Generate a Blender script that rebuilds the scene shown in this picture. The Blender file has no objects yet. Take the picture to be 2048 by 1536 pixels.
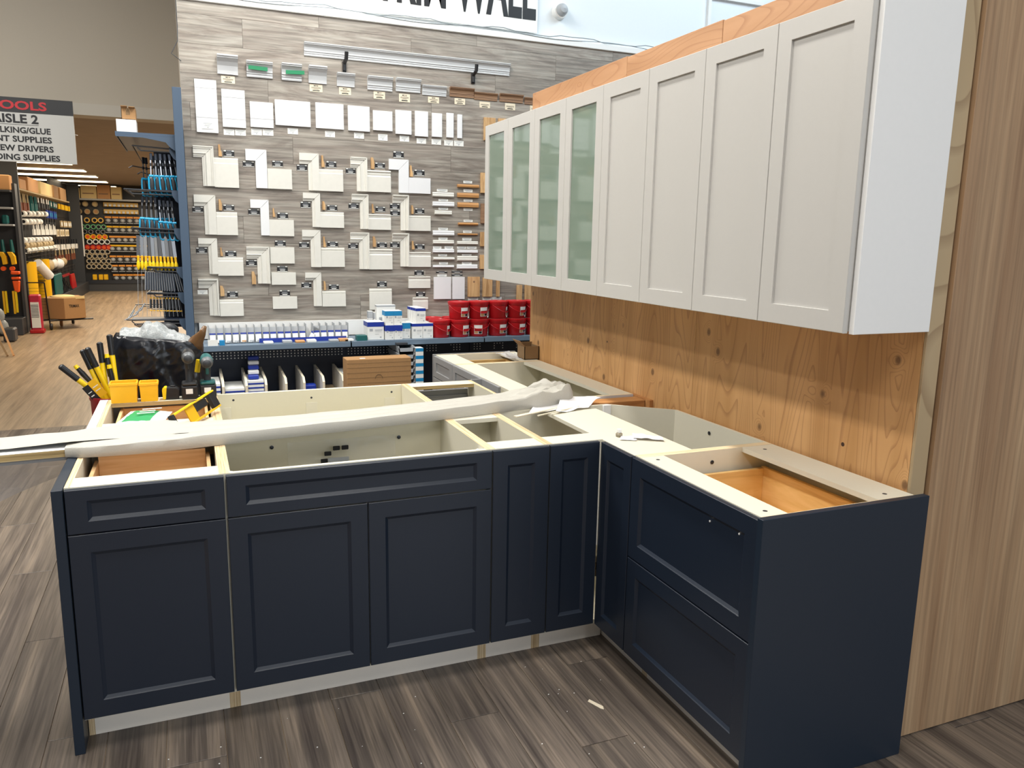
import bpy, bmesh, math, random
from mathutils import Vector, Matrix, noise
random.seed(7)
SC = bpy.context.scene
COL = SC.collection
# ---------------------------------------------------------------- camera
cam = bpy.data.cameras.new('camera'); co = bpy.data.objects.new('camera', cam); COL.objects.link(co)
cam.sensor_width = 36; cam.sensor_fit = 'HORIZONTAL'; cam.lens = 1568.66/2048*36; cam.clip_end = 100; cam.clip_start = .05
yaw, pit, rol = 0.3938916, 0.1837468, 0.0176893
fw = Vector((math.sin(yaw)*math.cos(pit), math.cos(yaw)*math.cos(pit), -math.sin(pit)))
rt = Vector((math.cos(yaw), -math.sin(yaw), 0)); up = rt.cross(fw)
r2 = rt*math.cos(rol)+up*math.sin(rol); u2 = up*math.cos(rol)-rt*math.sin(rol)
mw = Matrix((r2, u2, -fw)).transposed().to_4x4(); mw.translation = (-2.0816327, -2.5855144, 1.640046)
co.matrix_world = mw
SC.camera = co
# ---------------------------------------------------------------- world, lamps, exposure
SC.view_settings.view_transform = 'Standard'; SC.view_settings.look = 'None'
SC.view_settings.gamma = 1; SC.view_settings.use_curve_mapping = False
SC.view_settings.exposure = 0.0
w = bpy.data.worlds.new('world'); SC.world = w; w.use_nodes = True
w.node_tree.nodes['Background'].inputs[0].default_value = (.93, .96, 1, 1)
w.node_tree.nodes['Background'].inputs[1].default_value = .20
def area(name, loc, sx, sy, power, col, target=None):
    l = bpy.data.lights.new(name, 'AREA'); l.shape = 'RECTANGLE'; l.size = sx; l.size_y = sy; l.energy = power; l.color = col
    o = bpy.data.objects.new(name, l); COL.objects.link(o); o.location = loc
    if target: o.rotation_euler = (Vector(target)-Vector(loc)).to_track_quat('-Z', 'Y').to_euler()
    return o
# store ceiling strip lamps (out of the frame above), shop-front window behind the camera, warm lamps over the far aisle
for lx in (-3.4, -1.1):
    for ly, pw in ((-3.6, 52), (-.6, 74), (2.0, 100)): area('ceiling_and_fill_lamp', (lx, ly, 4.6), .35, 1.8, pw, (1, .965, .90))
area('ceiling_and_fill_lamp', (-4.8, 2.8, 4.6), .35, 1.8, 115, (1, .965, .90))  # extra lamp, added to brighten the beige wall and the aisle sign
area('shop_window_light', (1.5, -8.5, 2.6), 6, 3.2, 215, (.86, .93, 1), (0.2, 3.5, 2.2))
area('high_window_light', (2.6, 1.2, 5.2), 2.5, 1.2, 110, (.75, .9, 1), (0.6, 3.6, 3.4))
for ly in (9, 12.5, 16, 19.5): area('aisle_lamp', (-2.6, ly, 2.84), 1.6, 1.4, 120, (1, .87, .68))
# ---------------------------------------------------------------- helpers
def lin(c):
    c = c/255; return c/12.92 if c <= .04045 else ((c+.055)/1.055)**2.4
def rgb(h): return (lin(h[0]), lin(h[1]), lin(h[2]), 1)
def newmat(name):
    m = bpy.data.materials.new(name); m.use_nodes = True; nt = m.node_tree
    return m, nt, nt.nodes['Principled BSDF']
def N(nt, t, **k):
    n = nt.nodes.new(t)
    for a, b in k.items(): setattr(n, a, b)
    return n
def mat(name, c, rough=.5, metal=0, bump=0, bscale=60, var=0, emit=0, alpha=1, trans=0, spec=.5):
    m, nt, p = newmat(name)
    p.inputs['Base Color'].default_value = rgb(c); p.inputs['Roughness'].default_value = rough
    p.inputs['Metallic'].default_value = metal; p.inputs['Alpha'].default_value = alpha
    p.inputs['Transmission Weight'].default_value = trans; p.inputs['Specular IOR Level'].default_value = spec
    if emit: p.inputs['Emission Color'].default_value = rgb(c); p.inputs['Emission Strength'].default_value = emit
    tc = N(nt, 'ShaderNodeTexCoord')
    ns = N(nt, 'ShaderNodeTexNoise'); ns.inputs['Scale'].default_value = bscale; ns.inputs['Detail'].default_value = 3
    nt.links.new(tc.outputs['Object'], ns.inputs['Vector'])
    mx = N(nt, 'ShaderNodeMix', data_type='RGBA', blend_type='MULTIPLY')
    v = max(var, .012)
    mr = N(nt, 'ShaderNodeMapRange'); mr.inputs[1].default_value = .3; mr.inputs[2].default_value = .7; mr.inputs[3].default_value = 1-v; mr.inputs[4].default_value = 1
    nt.links.new(ns.outputs['Fac'], mr.inputs[0])
    mx.inputs[0].default_value = 1; mx.inputs[6].default_value = rgb(c)
    nt.links.new(mr.outputs[0], mx.inputs[7]); nt.links.new(mx.outputs[2], p.inputs['Base Color'])
    if bump:
        b = N(nt, 'ShaderNodeBump'); b.inputs['Strength'].default_value = bump; b.inputs['Distance'].default_value = .002
        nt.links.new(ns.outputs['Fac'], b.inputs['Height']); nt.links.new(b.outputs[0], p.inputs['Normal'])
    return m
def wood(name, cols, scale, rough=.5, detail=5, dist=.6, rnd=.18, fine=None, bump=.15, fs=.38):
    """grain from noise stretched along one axis; every object gets its own offset and tone"""
    m, nt, p = newmat(name); L = nt.links.new
    tc = N(nt, 'ShaderNodeTexCoord'); oi = N(nt, 'ShaderNodeObjectInfo')
    ml = N(nt, 'ShaderNodeMath', operation='MULTIPLY'); ml.inputs[1].default_value = 37.3; L(oi.outputs['Random'], ml.inputs[0])
    ad = N(nt, 'ShaderNodeVectorMath', operation='ADD'); L(tc.outputs['Object'], ad.inputs[0]); L(ml.outputs[0], ad.inputs[1])
    mp = N(nt, 'ShaderNodeMapping'); mp.inputs['Scale'].default_value = scale; L(ad.outputs[0], mp.inputs['Vector'])
    ns = N(nt, 'ShaderNodeTexNoise'); ns.inputs['Scale'].default_value = 1; ns.inputs['Detail'].default_value = detail; ns.inputs['Distortion'].default_value = dist
    ns.inputs['Roughness'].default_value = .65
    L(mp.outputs[0], ns.inputs['Vector'])
    rp = N(nt, 'ShaderNodeValToRGB'); L(ns.outputs['Fac'], rp.inputs[0])
    el = rp.color_ramp.elements
    n = len(cols)
    el[0].position = .32; el[0].color = rgb(cols[0]); el[1].position = .68; el[1].color = rgb(cols[-1])
    for i in range(1, n-1):
        e = el.new(.32+.36*i/(n-1)); e.color = rgb(cols[i])
    out = rp.outputs[0]
    if fine:
        mp2 = N(nt, 'ShaderNodeMapping'); mp2.inputs['Scale'].default_value = fine; L(ad.outputs[0], mp2.inputs['Vector'])
        n2 = N(nt, 'ShaderNodeTexNoise'); n2.inputs['Scale'].default_value = 1; n2.inputs['Detail'].default_value = 4; L(mp2.outputs[0], n2.inputs['Vector'])
        r2_ = N(nt, 'ShaderNodeMapRange'); r2_.inputs[1].default_value = .35; r2_.inputs[2].default_value = .6; r2_.inputs[3].default_value = 1-fs; r2_.inputs[4].default_value = 1.05
        L(n2.outputs['Fac'], r2_.inputs[0])
        mx = N(nt, 'ShaderNodeMix', data_type='RGBA', blend_type='MULTIPLY'); mx.inputs[0].default_value = 1
        L(out, mx.inputs[6]); L(r2_.outputs[0], mx.inputs[7]); out = mx.outputs[2]
    mr = N(nt, 'ShaderNodeMapRange'); mr.inputs[3].default_value = 1-rnd; mr.inputs[4].default_value = 1+rnd*.6; L(oi.outputs['Random'], mr.inputs[0])
    m2 = N(nt, 'ShaderNodeMix', data_type='RGBA', blend_type='MULTIPLY'); m2.inputs[0].default_value = 1
    L(out, m2.inputs[6]); L(mr.outputs[0], m2.inputs[7]); L(m2.outputs[2], p.inputs['Base Color'])
    p.inputs['Roughness'].default_value = rough
    if bump:
        b = N(nt, 'ShaderNodeBump'); b.inputs['Strength'].default_value = bump; b.inputs['Distance'].default_value = .001
        L(ns.outputs['Fac'], b.inputs['Height']); L(b.outputs[0], p.inputs['Normal'])
    return m
def plywood(name, base, dark, along='z', knots=1, ring=26, holes=6.5):
    """rotary-cut veneer: long wavering growth lines, knots and small nail holes"""
    m, nt, p = newmat(name); L = nt.links.new
    tc = N(nt, 'ShaderNodeTexCoord'); oi = N(nt, 'ShaderNodeObjectInfo')
    ml = N(nt, 'ShaderNodeMath', operation='MULTIPLY'); ml.inputs[1].default_value = 11.7; L(oi.outputs['Random'], ml.inputs[0])
    ad = N(nt, 'ShaderNodeVectorMath', operation='ADD'); L(tc.outputs['Object'], ad.inputs[0]); L(ml.outputs[0], ad.inputs[1])
    sc = (1, 4.2, .62) if along == 'z' else (1, .9, 3.2)
    mp = N(nt, 'ShaderNodeMapping'); mp.inputs['Scale'].default_value = sc; L(ad.outputs[0], mp.inputs['Vector'])
    ns = N(nt, 'ShaderNodeTexNoise'); ns.inputs['Scale'].default_value = 1; ns.inputs['Detail'].default_value = 1.6; ns.inputs['Distortion'].default_value = .5
    L(mp.outputs[0], ns.inputs['Vector'])
    # knots: cells of a stretched voronoi
    kp = N(nt, 'ShaderNodeMapping'); kp.inputs['Scale'].default_value = (1, 6.4, 5.0) if along == 'z' else (1, 3.2, 6); L(ad.outputs[0], kp.inputs['Vector'])
    vo = N(nt, 'ShaderNodeTexVoronoi'); vo.inputs['Scale'].default_value = 1.0; vo.inputs['Randomness'].default_value = 1; L(kp.outputs[0], vo.inputs['Vector'])
    vc = N(nt, 'ShaderNodeSeparateColor'); L(vo.outputs['Color'], vc.inputs[0])
    gate = N(nt, 'ShaderNodeMath', operation='GREATER_THAN'); gate.inputs[1].default_value = .5; L(vc.outputs[0], gate.inputs[0])
    kd = N(nt, 'ShaderNodeMapRange'); kd.inputs[1].default_value = .04; kd.inputs[2].default_value = .30; kd.inputs[3].default_value = 1; kd.inputs[4].default_value = 0; kd.interpolation_type = 'SMOOTHSTEP'
    L(vo.outputs['Distance'], kd.inputs[0])
    kk = N(nt, 'ShaderNodeMath', operation='MULTIPLY'); L(kd.outputs[0], kk.inputs[0]); L(gate.outputs[0], kk.inputs[1])
    k2 = N(nt, 'ShaderNodeMath', operation='MULTIPLY'); k2.inputs[1].default_value = .15; L(kk.outputs[0], k2.inputs[0])
    sm = N(nt, 'ShaderNodeMath', operation='ADD'); L(ns.outputs['Fac'], sm.inputs[0]); L(k2.outputs[0], sm.inputs[1])
    rg = N(nt, 'ShaderNodeMath', operation='MULTIPLY'); rg.inputs[1].default_value = ring; L(sm.outputs[0], rg.inputs[0])
    fr = N(nt, 'ShaderNodeMath', operation='FRACT'); L(rg.outputs[0], fr.inputs[0])
    ln = N(nt, 'ShaderNodeMapRange'); ln.inputs[1].default_value = .72; ln.inputs[2].default_value = .97; ln.inputs[3].default_value = 0; ln.inputs[4].default_value = 1; L(fr.outputs[0], ln.inputs[0])
    l2 = N(nt, 'ShaderNodeMapRange'); l2.inputs[1].default_value = .97; l2.inputs[2].default_value = 1; l2.inputs[3].default_value = 1; l2.inputs[4].default_value = 0; L(fr.outputs[0], l2.inputs[0])
    lm = N(nt, 'ShaderNodeMath', operation='MULTIPLY'); L(ln.outputs[0], lm.inputs[0]); L(l2.outputs[0], lm.inputs[1])
    bp_ = N(nt, 'ShaderNodeMapping'); bp_.inputs['Scale'].default_value = (1, 9, .7) if along == 'z' else (1, .7, 9); L(ad.outputs[0], bp_.inputs['Vector'])
    nb = N(nt, 'ShaderNodeTexNoise'); nb.inputs['Scale'].default_value = 1; nb.inputs['Detail'].default_value = 5; L(bp_.outputs[0], nb.inputs['Vector'])
    r0 = N(nt, 'ShaderNodeMapRange'); r0.inputs[1].default_value = .3; r0.inputs[2].default_value = .7; L(nb.outputs['Fac'], r0.inputs[0])
    c0 = N(nt, 'ShaderNodeMix', data_type='RGBA'); L(r0.outputs[0], c0.inputs[0])
    c0.inputs[6].default_value = rgb([max(0, v-14) for v in base]); c0.inputs[7].default_value = rgb([min(255, v+12) for v in base])
    lf = N(nt, 'ShaderNodeMath', operation='MULTIPLY'); lf.inputs[1].default_value = .46; L(lm.outputs[0], lf.inputs[0])
    c1 = N(nt, 'ShaderNodeMix', data_type='RGBA'); L(lf.outputs[0], c1.inputs[0]); L(c0.outputs[2], c1.inputs[6]); c1.inputs[7].default_value = rgb(dark)
    kc = N(nt, 'ShaderNodeMapRange'); kc.inputs[1].default_value = .06; kc.inputs[2].default_value = .11; kc.inputs[3].default_value = .75*knots; kc.inputs[4].default_value = 0; L(vo.outputs['Distance'], kc.inputs[0])
    kg = N(nt, 'ShaderNodeMath', operation='MULTIPLY'); L(kc.outputs[0], kg.inputs[0]); L(gate.outputs[0], kg.inputs[1])
    c2 = N(nt, 'ShaderNodeMix', data_type='RGBA'); L(kg.outputs[0], c2.inputs[0]); L(c1.outputs[2], c2.inputs[6]); c2.inputs[7].default_value = rgb([v*.62 for v in dark])
    # nail holes
    hv = N(nt, 'ShaderNodeTexVoronoi'); hv.inputs['Scale'].default_value = holes; L(ad.outputs[0], hv.inputs['Vector'])
    hc = N(nt, 'ShaderNodeSeparateColor'); L(hv.outputs['Color'], hc.inputs[0])
    hg = N(nt, 'ShaderNodeMath', operation='GREATER_THAN'); hg.inputs[1].default_value = .55; L(hc.outputs[1], hg.inputs[0])
    hd = N(nt, 'ShaderNodeMath', operation='LESS_THAN'); hd.inputs[1].default_value = .05; L(hv.outputs['Distance'], hd.inputs[0])
    hm = N(nt, 'ShaderNodeMath', operation='MULTIPLY'); L(hd.outputs[0], hm.inputs[0]); L(hg.outputs[0], hm.inputs[1])
    c3 = N(nt, 'ShaderNodeMix', data_type='RGBA'); L(hm.outputs[0], c3.inputs[0]); L(c2.outputs[2], c3.inputs[6]); c3.inputs[7].default_value = rgb((58, 34, 22))
    L(c3.outputs[2], p.inputs['Base Color']); p.inputs['Roughness'].default_value = .55
    return m
NAVY = mat('navy_paint', (26, 35, 49), .38, bump=.05, bscale=400)
NAVYP = mat('navy_panel_laminate', (24, 37, 52), .42, bump=.05, bscale=300)
CREAM = mat('cream_melamine', (222, 217, 199), .42)
CREAMD = mat('cream_interior', (224, 218, 195), .5)
WHITE = mat('white_paint', (232, 232, 230), .45)
OFFW = mat('warm_white_paint', (222, 218, 210), .5)
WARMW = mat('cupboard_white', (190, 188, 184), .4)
DAYLITW = mat('cupboard_side_daylit_white', (238, 238, 237), .4)  # lighter copy of the cupboard white, daylight on the side put into the colour
MDF = mat('bare_edge_cream', (226, 214, 190), .6)
PRIMER = mat('primed_trim', (218, 216, 208), .6, var=.04, bscale=30)
PRIMW = mat('bright_primed_trim', (224, 225, 227), .55)
GREYC = mat('grey_cabinet_paint', (140, 141, 142), .45)
STEEL = mat('steel', (190, 192, 196), .3, metal=1)
DSTEEL = mat('dark_steel', (70, 74, 82), .35, metal=.9)
BLUEST = mat('slate_blue_steel', (66, 84, 105), .42)
BLUESH = mat('blue_grey_shelf', (104, 122, 140), .4)
NAVYPEG = mat('dark_navy_pegboard', (20, 32, 52), .5)
BLACK = mat('black_plastic', (24, 24, 27), .4)
DARK = mat('dark_grey_steel', (58, 60, 64), .45)
DARK2 = mat('charcoal_shelving', (40, 41, 44), .5)
RED = mat('red_plastic', (178, 22, 30), .32)
DRED = mat('dark_red_plastic', (150, 20, 34), .4)
YEL = mat('yellow_plastic', (238, 182, 18), .4)
YEL2 = mat('bright_yellow_paint', (242, 205, 20), .35)
BINY = mat('amber_yellow_bin', (246, 190, 36), .38)
AMBER = mat('amber_header_card', (240, 156, 58), .5)
ORANGE = mat('orange_plastic', (238, 90, 20), .4)
TEAL = mat('teal_plastic', (20, 92, 92), .4)
CYAN = mat('sky_blue_plastic', (40, 164, 212), .4)
GRIP = mat('dark_rubber', (44, 46, 50), .6)
BLUE = mat('royal_blue_print', (20, 50, 150), .45)
TBLUE = mat('teal_blue_print', (20, 130, 185), .45)
GREEN = mat('green_tape', (18, 128, 84), .5)
GREEN2 = mat('green_print', (40, 150, 84), .5)
CARD = mat('brown_cardboard', (168, 128, 84), .75, bump=.1, bscale=90, var=.08)
CARDD = mat('plain_cardboard', (140, 112, 78), .75, var=.08)
CARDY = mat('pale_carton', (222, 196, 140), .7)
CARDO = mat('orange_brown_carton', (196, 146, 96), .7)
LABEL = mat('white_label', (232, 232, 228), .5)
SILVER = mat('silver_grey_plastic', (168, 172, 176), .42)
PAPER = mat('white_paper', (228, 228, 230), .6)
FOAM = mat('white_foam_wrap', (184, 181, 172), .55, bump=.3, bscale=260, var=.04)
BUB = mat('bubble_wrap', (176, 180, 180), .25, bump=1, bscale=150, var=.35, alpha=.9)
CLEAR = mat('clear_plastic_bag', (235, 238, 238), .08, alpha=.16)
BLISTER = mat('clear_blister', (150, 140, 118), .12, alpha=.75)
BAGM = mat('black_plastic_film', (13, 15, 22), .27, bump=.5, bscale=30, spec=.6)
CROWNM = mat('crown_shaded_white', (196, 198, 200), .5)  # primed white darkened, puts the shading of the hollow profile into the colour
TOEM = mat('toe_board_white', (246, 238, 226), .45)
CHUCK = mat('brushed_chuck_metal', (120, 122, 124), .4, metal=.6)
FILM = mat('translucent_film', (228, 228, 232), .3, alpha=.55)
BROWNP = mat('brown_plastic_twist', (110, 80, 52), .2, bump=.5, bscale=60)
INK = mat('black_ink', (18, 18, 22), .5)
REDINK = mat('red_ink', (204, 36, 48), .5)
SIGNW = mat('sign_white', (206, 206, 202), .5)
WALLW = mat('white_wall_paint', (226, 232, 236), .7)
BEIGE = mat('beige_wall_paint', (190, 181, 166), .8)
BEIGE2 = mat('grey_beige_header', (194, 188, 176), .7)
CEIL = mat('brown_ceiling', (146, 132, 118), .8, var=.1, bscale=4)
LAMPM = mat('lamp_panel', (255, 238, 205), .5, emit=5)
GLASSP = mat('smoky_green_glass', (116, 134, 120), .06, spec=.9)
WIREM = mat('thin_grey_cable', (150, 160, 165), .5)
TAN = mat('tan_brush', (190, 168, 128), .7, var=.3)
RBROWN = mat('red_brown_bristle', (120, 62, 36), .7, var=.2)
PINK = mat('pink_plastic', (180, 30, 60), .4)
FLOORM = wood('floor_planks', [(74, 66, 62), (95, 86, 79), (115, 104, 94), (134, 120, 106)], (20, .55, 5), .33, 3, .2, .2, fine=(140, 4, 5), bump=.15, fs=.34)
FLOORF = wood('far_floor_planks', [(136, 116, 94), (158, 136, 110), (176, 152, 124)], (12, .7, 5), .34, 4, .4, .08, fine=(60, 2.0, 5), fs=.2)
GREYOAK = wood('grey_oak_planks', [(122, 112, 103), (142, 133, 124), (158, 151, 141), (168, 162, 153)], (1.1, 4, 9), .5, 6, 2.2, .12, fine=(3, 4, 70), bump=.1, fs=.32)
LAMINATE = wood('walnut_laminate', [(150, 118, 88), (168, 137, 105), (186, 156, 122)], (11, 8, .5), .45, 6, .6, .04, fine=(90, 8, 1.6), fs=.2)
PLY = plywood('fir_plywood', (206, 158, 104), (142, 92, 54))
PLYT = plywood('fir_plywood_strip', (176, 132, 94), (140, 90, 58), along='y')
STUD = plywood('weathered_stud', (178, 156, 122), (118, 88, 58), knots=.5, ring=18, holes=14)
EDGEX = wood('plywood_edge', [(176, 142, 100), (218, 192, 150), (236, 216, 180)], (260, 3, 3), .6, 3, .1, .06, bump=0)
EDGEY = wood('plywood_edge_y', [(192, 160, 118), (230, 210, 172), (242, 228, 198)], (3, 260, 3), .6, 3, .1, .06, bump=0)
EDGEZ = wood('plywood_edge_z', [(96, 80, 52), (176, 150, 100), (206, 184, 136)], (2, 2, 240), .6, 3, .1, .06, bump=0)
DRAWW = wood('drawer_wood_x', [(202, 160, 112), (218, 180, 132), (228, 194, 150)], (2.2, 2.2, 30), .45, 5, .8, .1)
DRAWG = wood('drawer_wood_golden', [(204, 160, 98), (222, 182, 118), (234, 198, 140)], (1.6, 1.6, 14), .45, 4, 1.0, .12)
PINE = wood('pine_sample', [(166, 126, 82), (196, 156, 108), (212, 176, 128)], (40, 10, 3), .6, 4, 1.2, .1)
OAKH = wood('oak_sample', [(168, 118, 66), (196, 146, 90)], (3, 10, 60), .6, 3, .3, .1)
BROWNT = wood('brown_stained_trim', [(128, 96, 72), (158, 124, 94)], (4, 10, 60), .55, 3, .3, .12)
BRACE = wood('rough_lumber', [(170, 116, 66), (204, 150, 94)], (3, 20, 40), .6, 4, .8, .1)

class B:
    def __init__(s): s.v = []; s.f = []; s.m = []
    def q(s, pts, m=0):
        n = len(s.v); s.v += [tuple(p) for p in pts]; s.f.append(tuple(range(n, n+len(pts)))); s.m.append(m); return s
    def box(s, x0, x1, y0, y1, z0, z1, m=0, ms=None):
        """ms: optional materials (x faces, y faces, z faces)"""
        n = len(s.v); s.v += [(x, y, z) for x in (x0, x1) for y in (y0, y1) for z in (z0, z1)]
        mx, my, mz = ms or (m, m, m)
        for f, k in (((0, 1, 3, 2), mx), ((4, 6, 7, 5), mx), ((0, 4, 5, 1), my), ((2, 3, 7, 6), my), ((0, 2, 6, 4), mz), ((1, 5, 7, 3), mz)):
            s.f.append(tuple(n+i for i in f)); s.m.append(k)
        return s
    def prism(s, pts, ax, a, b, m=0, mc=None):
        mc = m if mc is None else mc; n = len(s.v); k = len(pts)
        def P(p, t): return (t, p[0], p[1]) if ax == 'x' else (p[0], t, p[1]) if ax == 'y' else (p[0], p[1], t)
        s.v += [P(p, a) for p in pts]+[P(p, b) for p in pts]
        s.f.append(tuple(range(n, n+k))); s.m.append(mc); s.f.append(tuple(range(n+2*k-1, n+k-1, -1))); s.m.append(mc)
        for i in range(k):
            j = (i+1) % k; s.f.append((n+i, n+j, n+k+j, n+k+i)); s.m.append(m)
        return s
    def tube(s, pts, r, n=8, m=0, caps=True):
        """round bar through points; r a number or one radius per point"""
        pts = [Vector(p) for p in pts]; rs = r if isinstance(r, (list, tuple)) else [r]*len(pts)
        o = len(s.v); u = None
        for i, p in enumerate(pts):
            d = (pts[min(i+1, len(pts)-1)]-pts[max(i-1, 0)]).normalized()
            if u is None: u = d.orthogonal().normalized()
            u = (u-d*u.dot(d)).normalized(); w_ = d.cross(u)
            for k in range(n):
                a = 2*math.pi*k/n; s.v.append(tuple(p+(u*math.cos(a)+w_*math.sin(a))*rs[i]))
        for i in range(len(pts)-1):
            for k in range(n):
                a = o+i*n+k; b = o+i*n+(k+1) % n; s.f.append((a, b, b+n, a+n)); s.m.append(m)
        if caps:
            s.f.append(tuple(range(o+n-1, o-1, -1))); s.m.append(m)
            e = o+(len(pts)-1)*n; s.f.append(tuple(range(e, e+n))); s.m.append(m)
        return s
    def lathe(s, prof, base, axis='z', n=20, m=0, ms=None):
        """prof: (radius, height) pairs"""
        o = len(s.v); bx, by, bz = base
        for r, h in prof:
            for k in range(n):
                a = 2*math.pi*k/n; c, d = r*math.cos(a), r*math.sin(a)
                s.v.append((bx+c, by+d, bz+h) if axis == 'z' else (bx+c, by+h, bz+d) if axis == 'y' else (bx+h, by+c, bz+d))
        for i in range(len(prof)-1):
            for k in range(n):
                a = o+i*n+k; b = o+i*n+(k+1) % n; s.f.append((a, b, b+n, a+n)); s.m.append(ms[i] if ms else m)
        return s
    def ell(s, c, r, n=10, m=0):
        pr = []
        for i in range(n//2+1):
            t = math.pi*i/(n//2); pr.append((max(math.sin(t), .02), -math.cos(t)))
        o = len(s.v); s.lathe(pr, (0, 0, 0), 'z', n, m)
        s.v[o:] = [(c[0]+x*r[0], c[1]+y*r[1], c[2]+z*r[2]) for x, y, z in s.v[o:]]
        return s
    def rot(s, M, start=0):
        s.v[start:] = [tuple(M @ Vector(p)) for p in s.v[start:]]; return s
WL = {}
def tag(o, label=None, cat=None, group=None, kind=None):
    for k, v in (('label', label), ('category', cat), ('group', group), ('kind', kind)):
        if v: o[k] = v
    return o
def thing(name, loc, label, cat, group=None, kind=None):
    o = bpy.data.objects.new(name, None); COL.objects.link(o); o.location = loc; o.empty_display_size = .05
    WL[o] = Vector(loc); return tag(o, label, cat, group, kind)
def mk(name, b, mats, parent=None, smooth=False, bev=0, seg=1, label=None, cat=None, group=None, kind=None, origin=None, subd=0):
    if not isinstance(mats, (list, tuple)): mats = [mats]
    if parent: org = WL[parent]
    elif origin: org = Vector(origin)
    else:
        xs, ys, zs = zip(*b.v); org = Vector(((min(xs)+max(xs))/2, (min(ys)+max(ys))/2, min(zs)))
    me = bpy.data.meshes.new(name); me.from_pydata([tuple(Vector(p)-org) for p in b.v], [], b.f)
    for m in mats: me.materials.append(m)
    me.polygons.foreach_set('material_index', b.m)
    bm = bmesh.new(); bm.from_mesh(me); bmesh.ops.recalc_face_normals(bm, faces=bm.faces); bm.to_mesh(me); bm.free()
    if smooth:
        me.polygons.foreach_set('use_smooth', [True]*len(me.polygons))
        if smooth != 'all': me.set_sharp_from_angle(angle=math.radians(38))
    o = bpy.data.objects.new(name, me); COL.objects.link(o)
    if parent: o.parent = parent
    else: o.location = org
    WL[o] = org
    if bev:
        d = o.modifiers.new('bevel', 'BEVEL'); d.width = bev; d.segments = seg; d.limit_method = 'ANGLE'
    if subd:
        d = o.modifiers.new('subd', 'SUBSURF'); d.levels = subd; d.render_levels = subd
    return tag(o, label, cat, group, kind)
def dup(root, loc, label=None, group=None, rot=None):
    r = root.copy(); COL.objects.link(r); r.location = loc
    if rot is not None: r.rotation_euler = rot
    if label: r['label'] = label
    if group: r['group'] = group
    for ch in list(root.children):
        c = ch.copy(); COL.objects.link(c); c.parent = r
        for g in ch.children:
            d = g.copy(); COL.objects.link(d); d.parent = c
    return r
def text_b(s, x, y, z, h, width=None, align='l', t=.002, bold=0, m=0, b=None, vertical_scale=1):
    """flat lettering facing the camera side (-y), cap height h, left/right/centre at x; returned as a mesh builder"""
    cu = bpy.data.curves.new('lettering', 'FONT'); cu.body = s; cu.size = 1; cu.extrude = 0; cu.offset = bold; cu.resolution_u = 3
    ob = bpy.data.objects.new('lettering', cu); COL.objects.link(ob)
    me = ob.to_mesh(); b = b or B()
    xs = [v.co.x for v in me.vertices]; x0, x1 = min(xs), max(xs); hh = .73
    sy = h/hh; sx = sy if width is None else width/(x1-x0)
    w_ = (x1-x0)*sx; ox = x if align == 'l' else x-w_ if align == 'r' else x-w_/2
    n = len(b.v)
    b.v += [(ox+(v.co.x-x0)*sx, y-t, z+v.co.y*sy) for v in me.vertices]
    for p in me.polygons: b.f.append(tuple(n+i for i in p.vertices)); b.m.append(m)
    ob.to_mesh_clear(); bpy.data.objects.remove(ob); bpy.data.curves.remove(cu)
    return b
def sheet(P, nx, ny, amp, sc=6, seed=0, th=0):
    """wrinkled sheet over four corners"""
    b = B(); P = [Vector(p) for p in P]; nn = (P[1]-P[0]).cross(P[3]-P[0]).normalized()
    for j in range(ny+1):
        for i in range(nx+1):
            u, v = i/nx, j/ny
            p = P[0]*(1-u)*(1-v)+P[1]*u*(1-v)+P[2]*u*v+P[3]*(1-u)*v
            k = noise.noise(Vector((p.x*sc+seed, p.y*sc, p.z*sc+seed*2)))+.5*noise.noise(Vector((p.x*sc*2.3, p.y*sc*2.3+seed, p.z*sc)))
            b.v.append(tuple(p+nn*k*amp))
    for j in range(ny):
        for i in range(nx):
            a = j*(nx+1)+i; b.f.append((a, a+1, a+nx+2, a+nx+1)); b.m.append(0)
    return b
ORD = ['first', 'second', 'third', 'fourth', 'fifth', 'sixth', 'seventh', 'eighth', 'ninth', 'tenth', 'eleventh', 'twelfth', 'thirteenth', 'fourteenth', 'fifteenth', 'sixteenth', 'seventeenth', 'eighteenth', 'nineteenth', 'twentieth']

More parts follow.
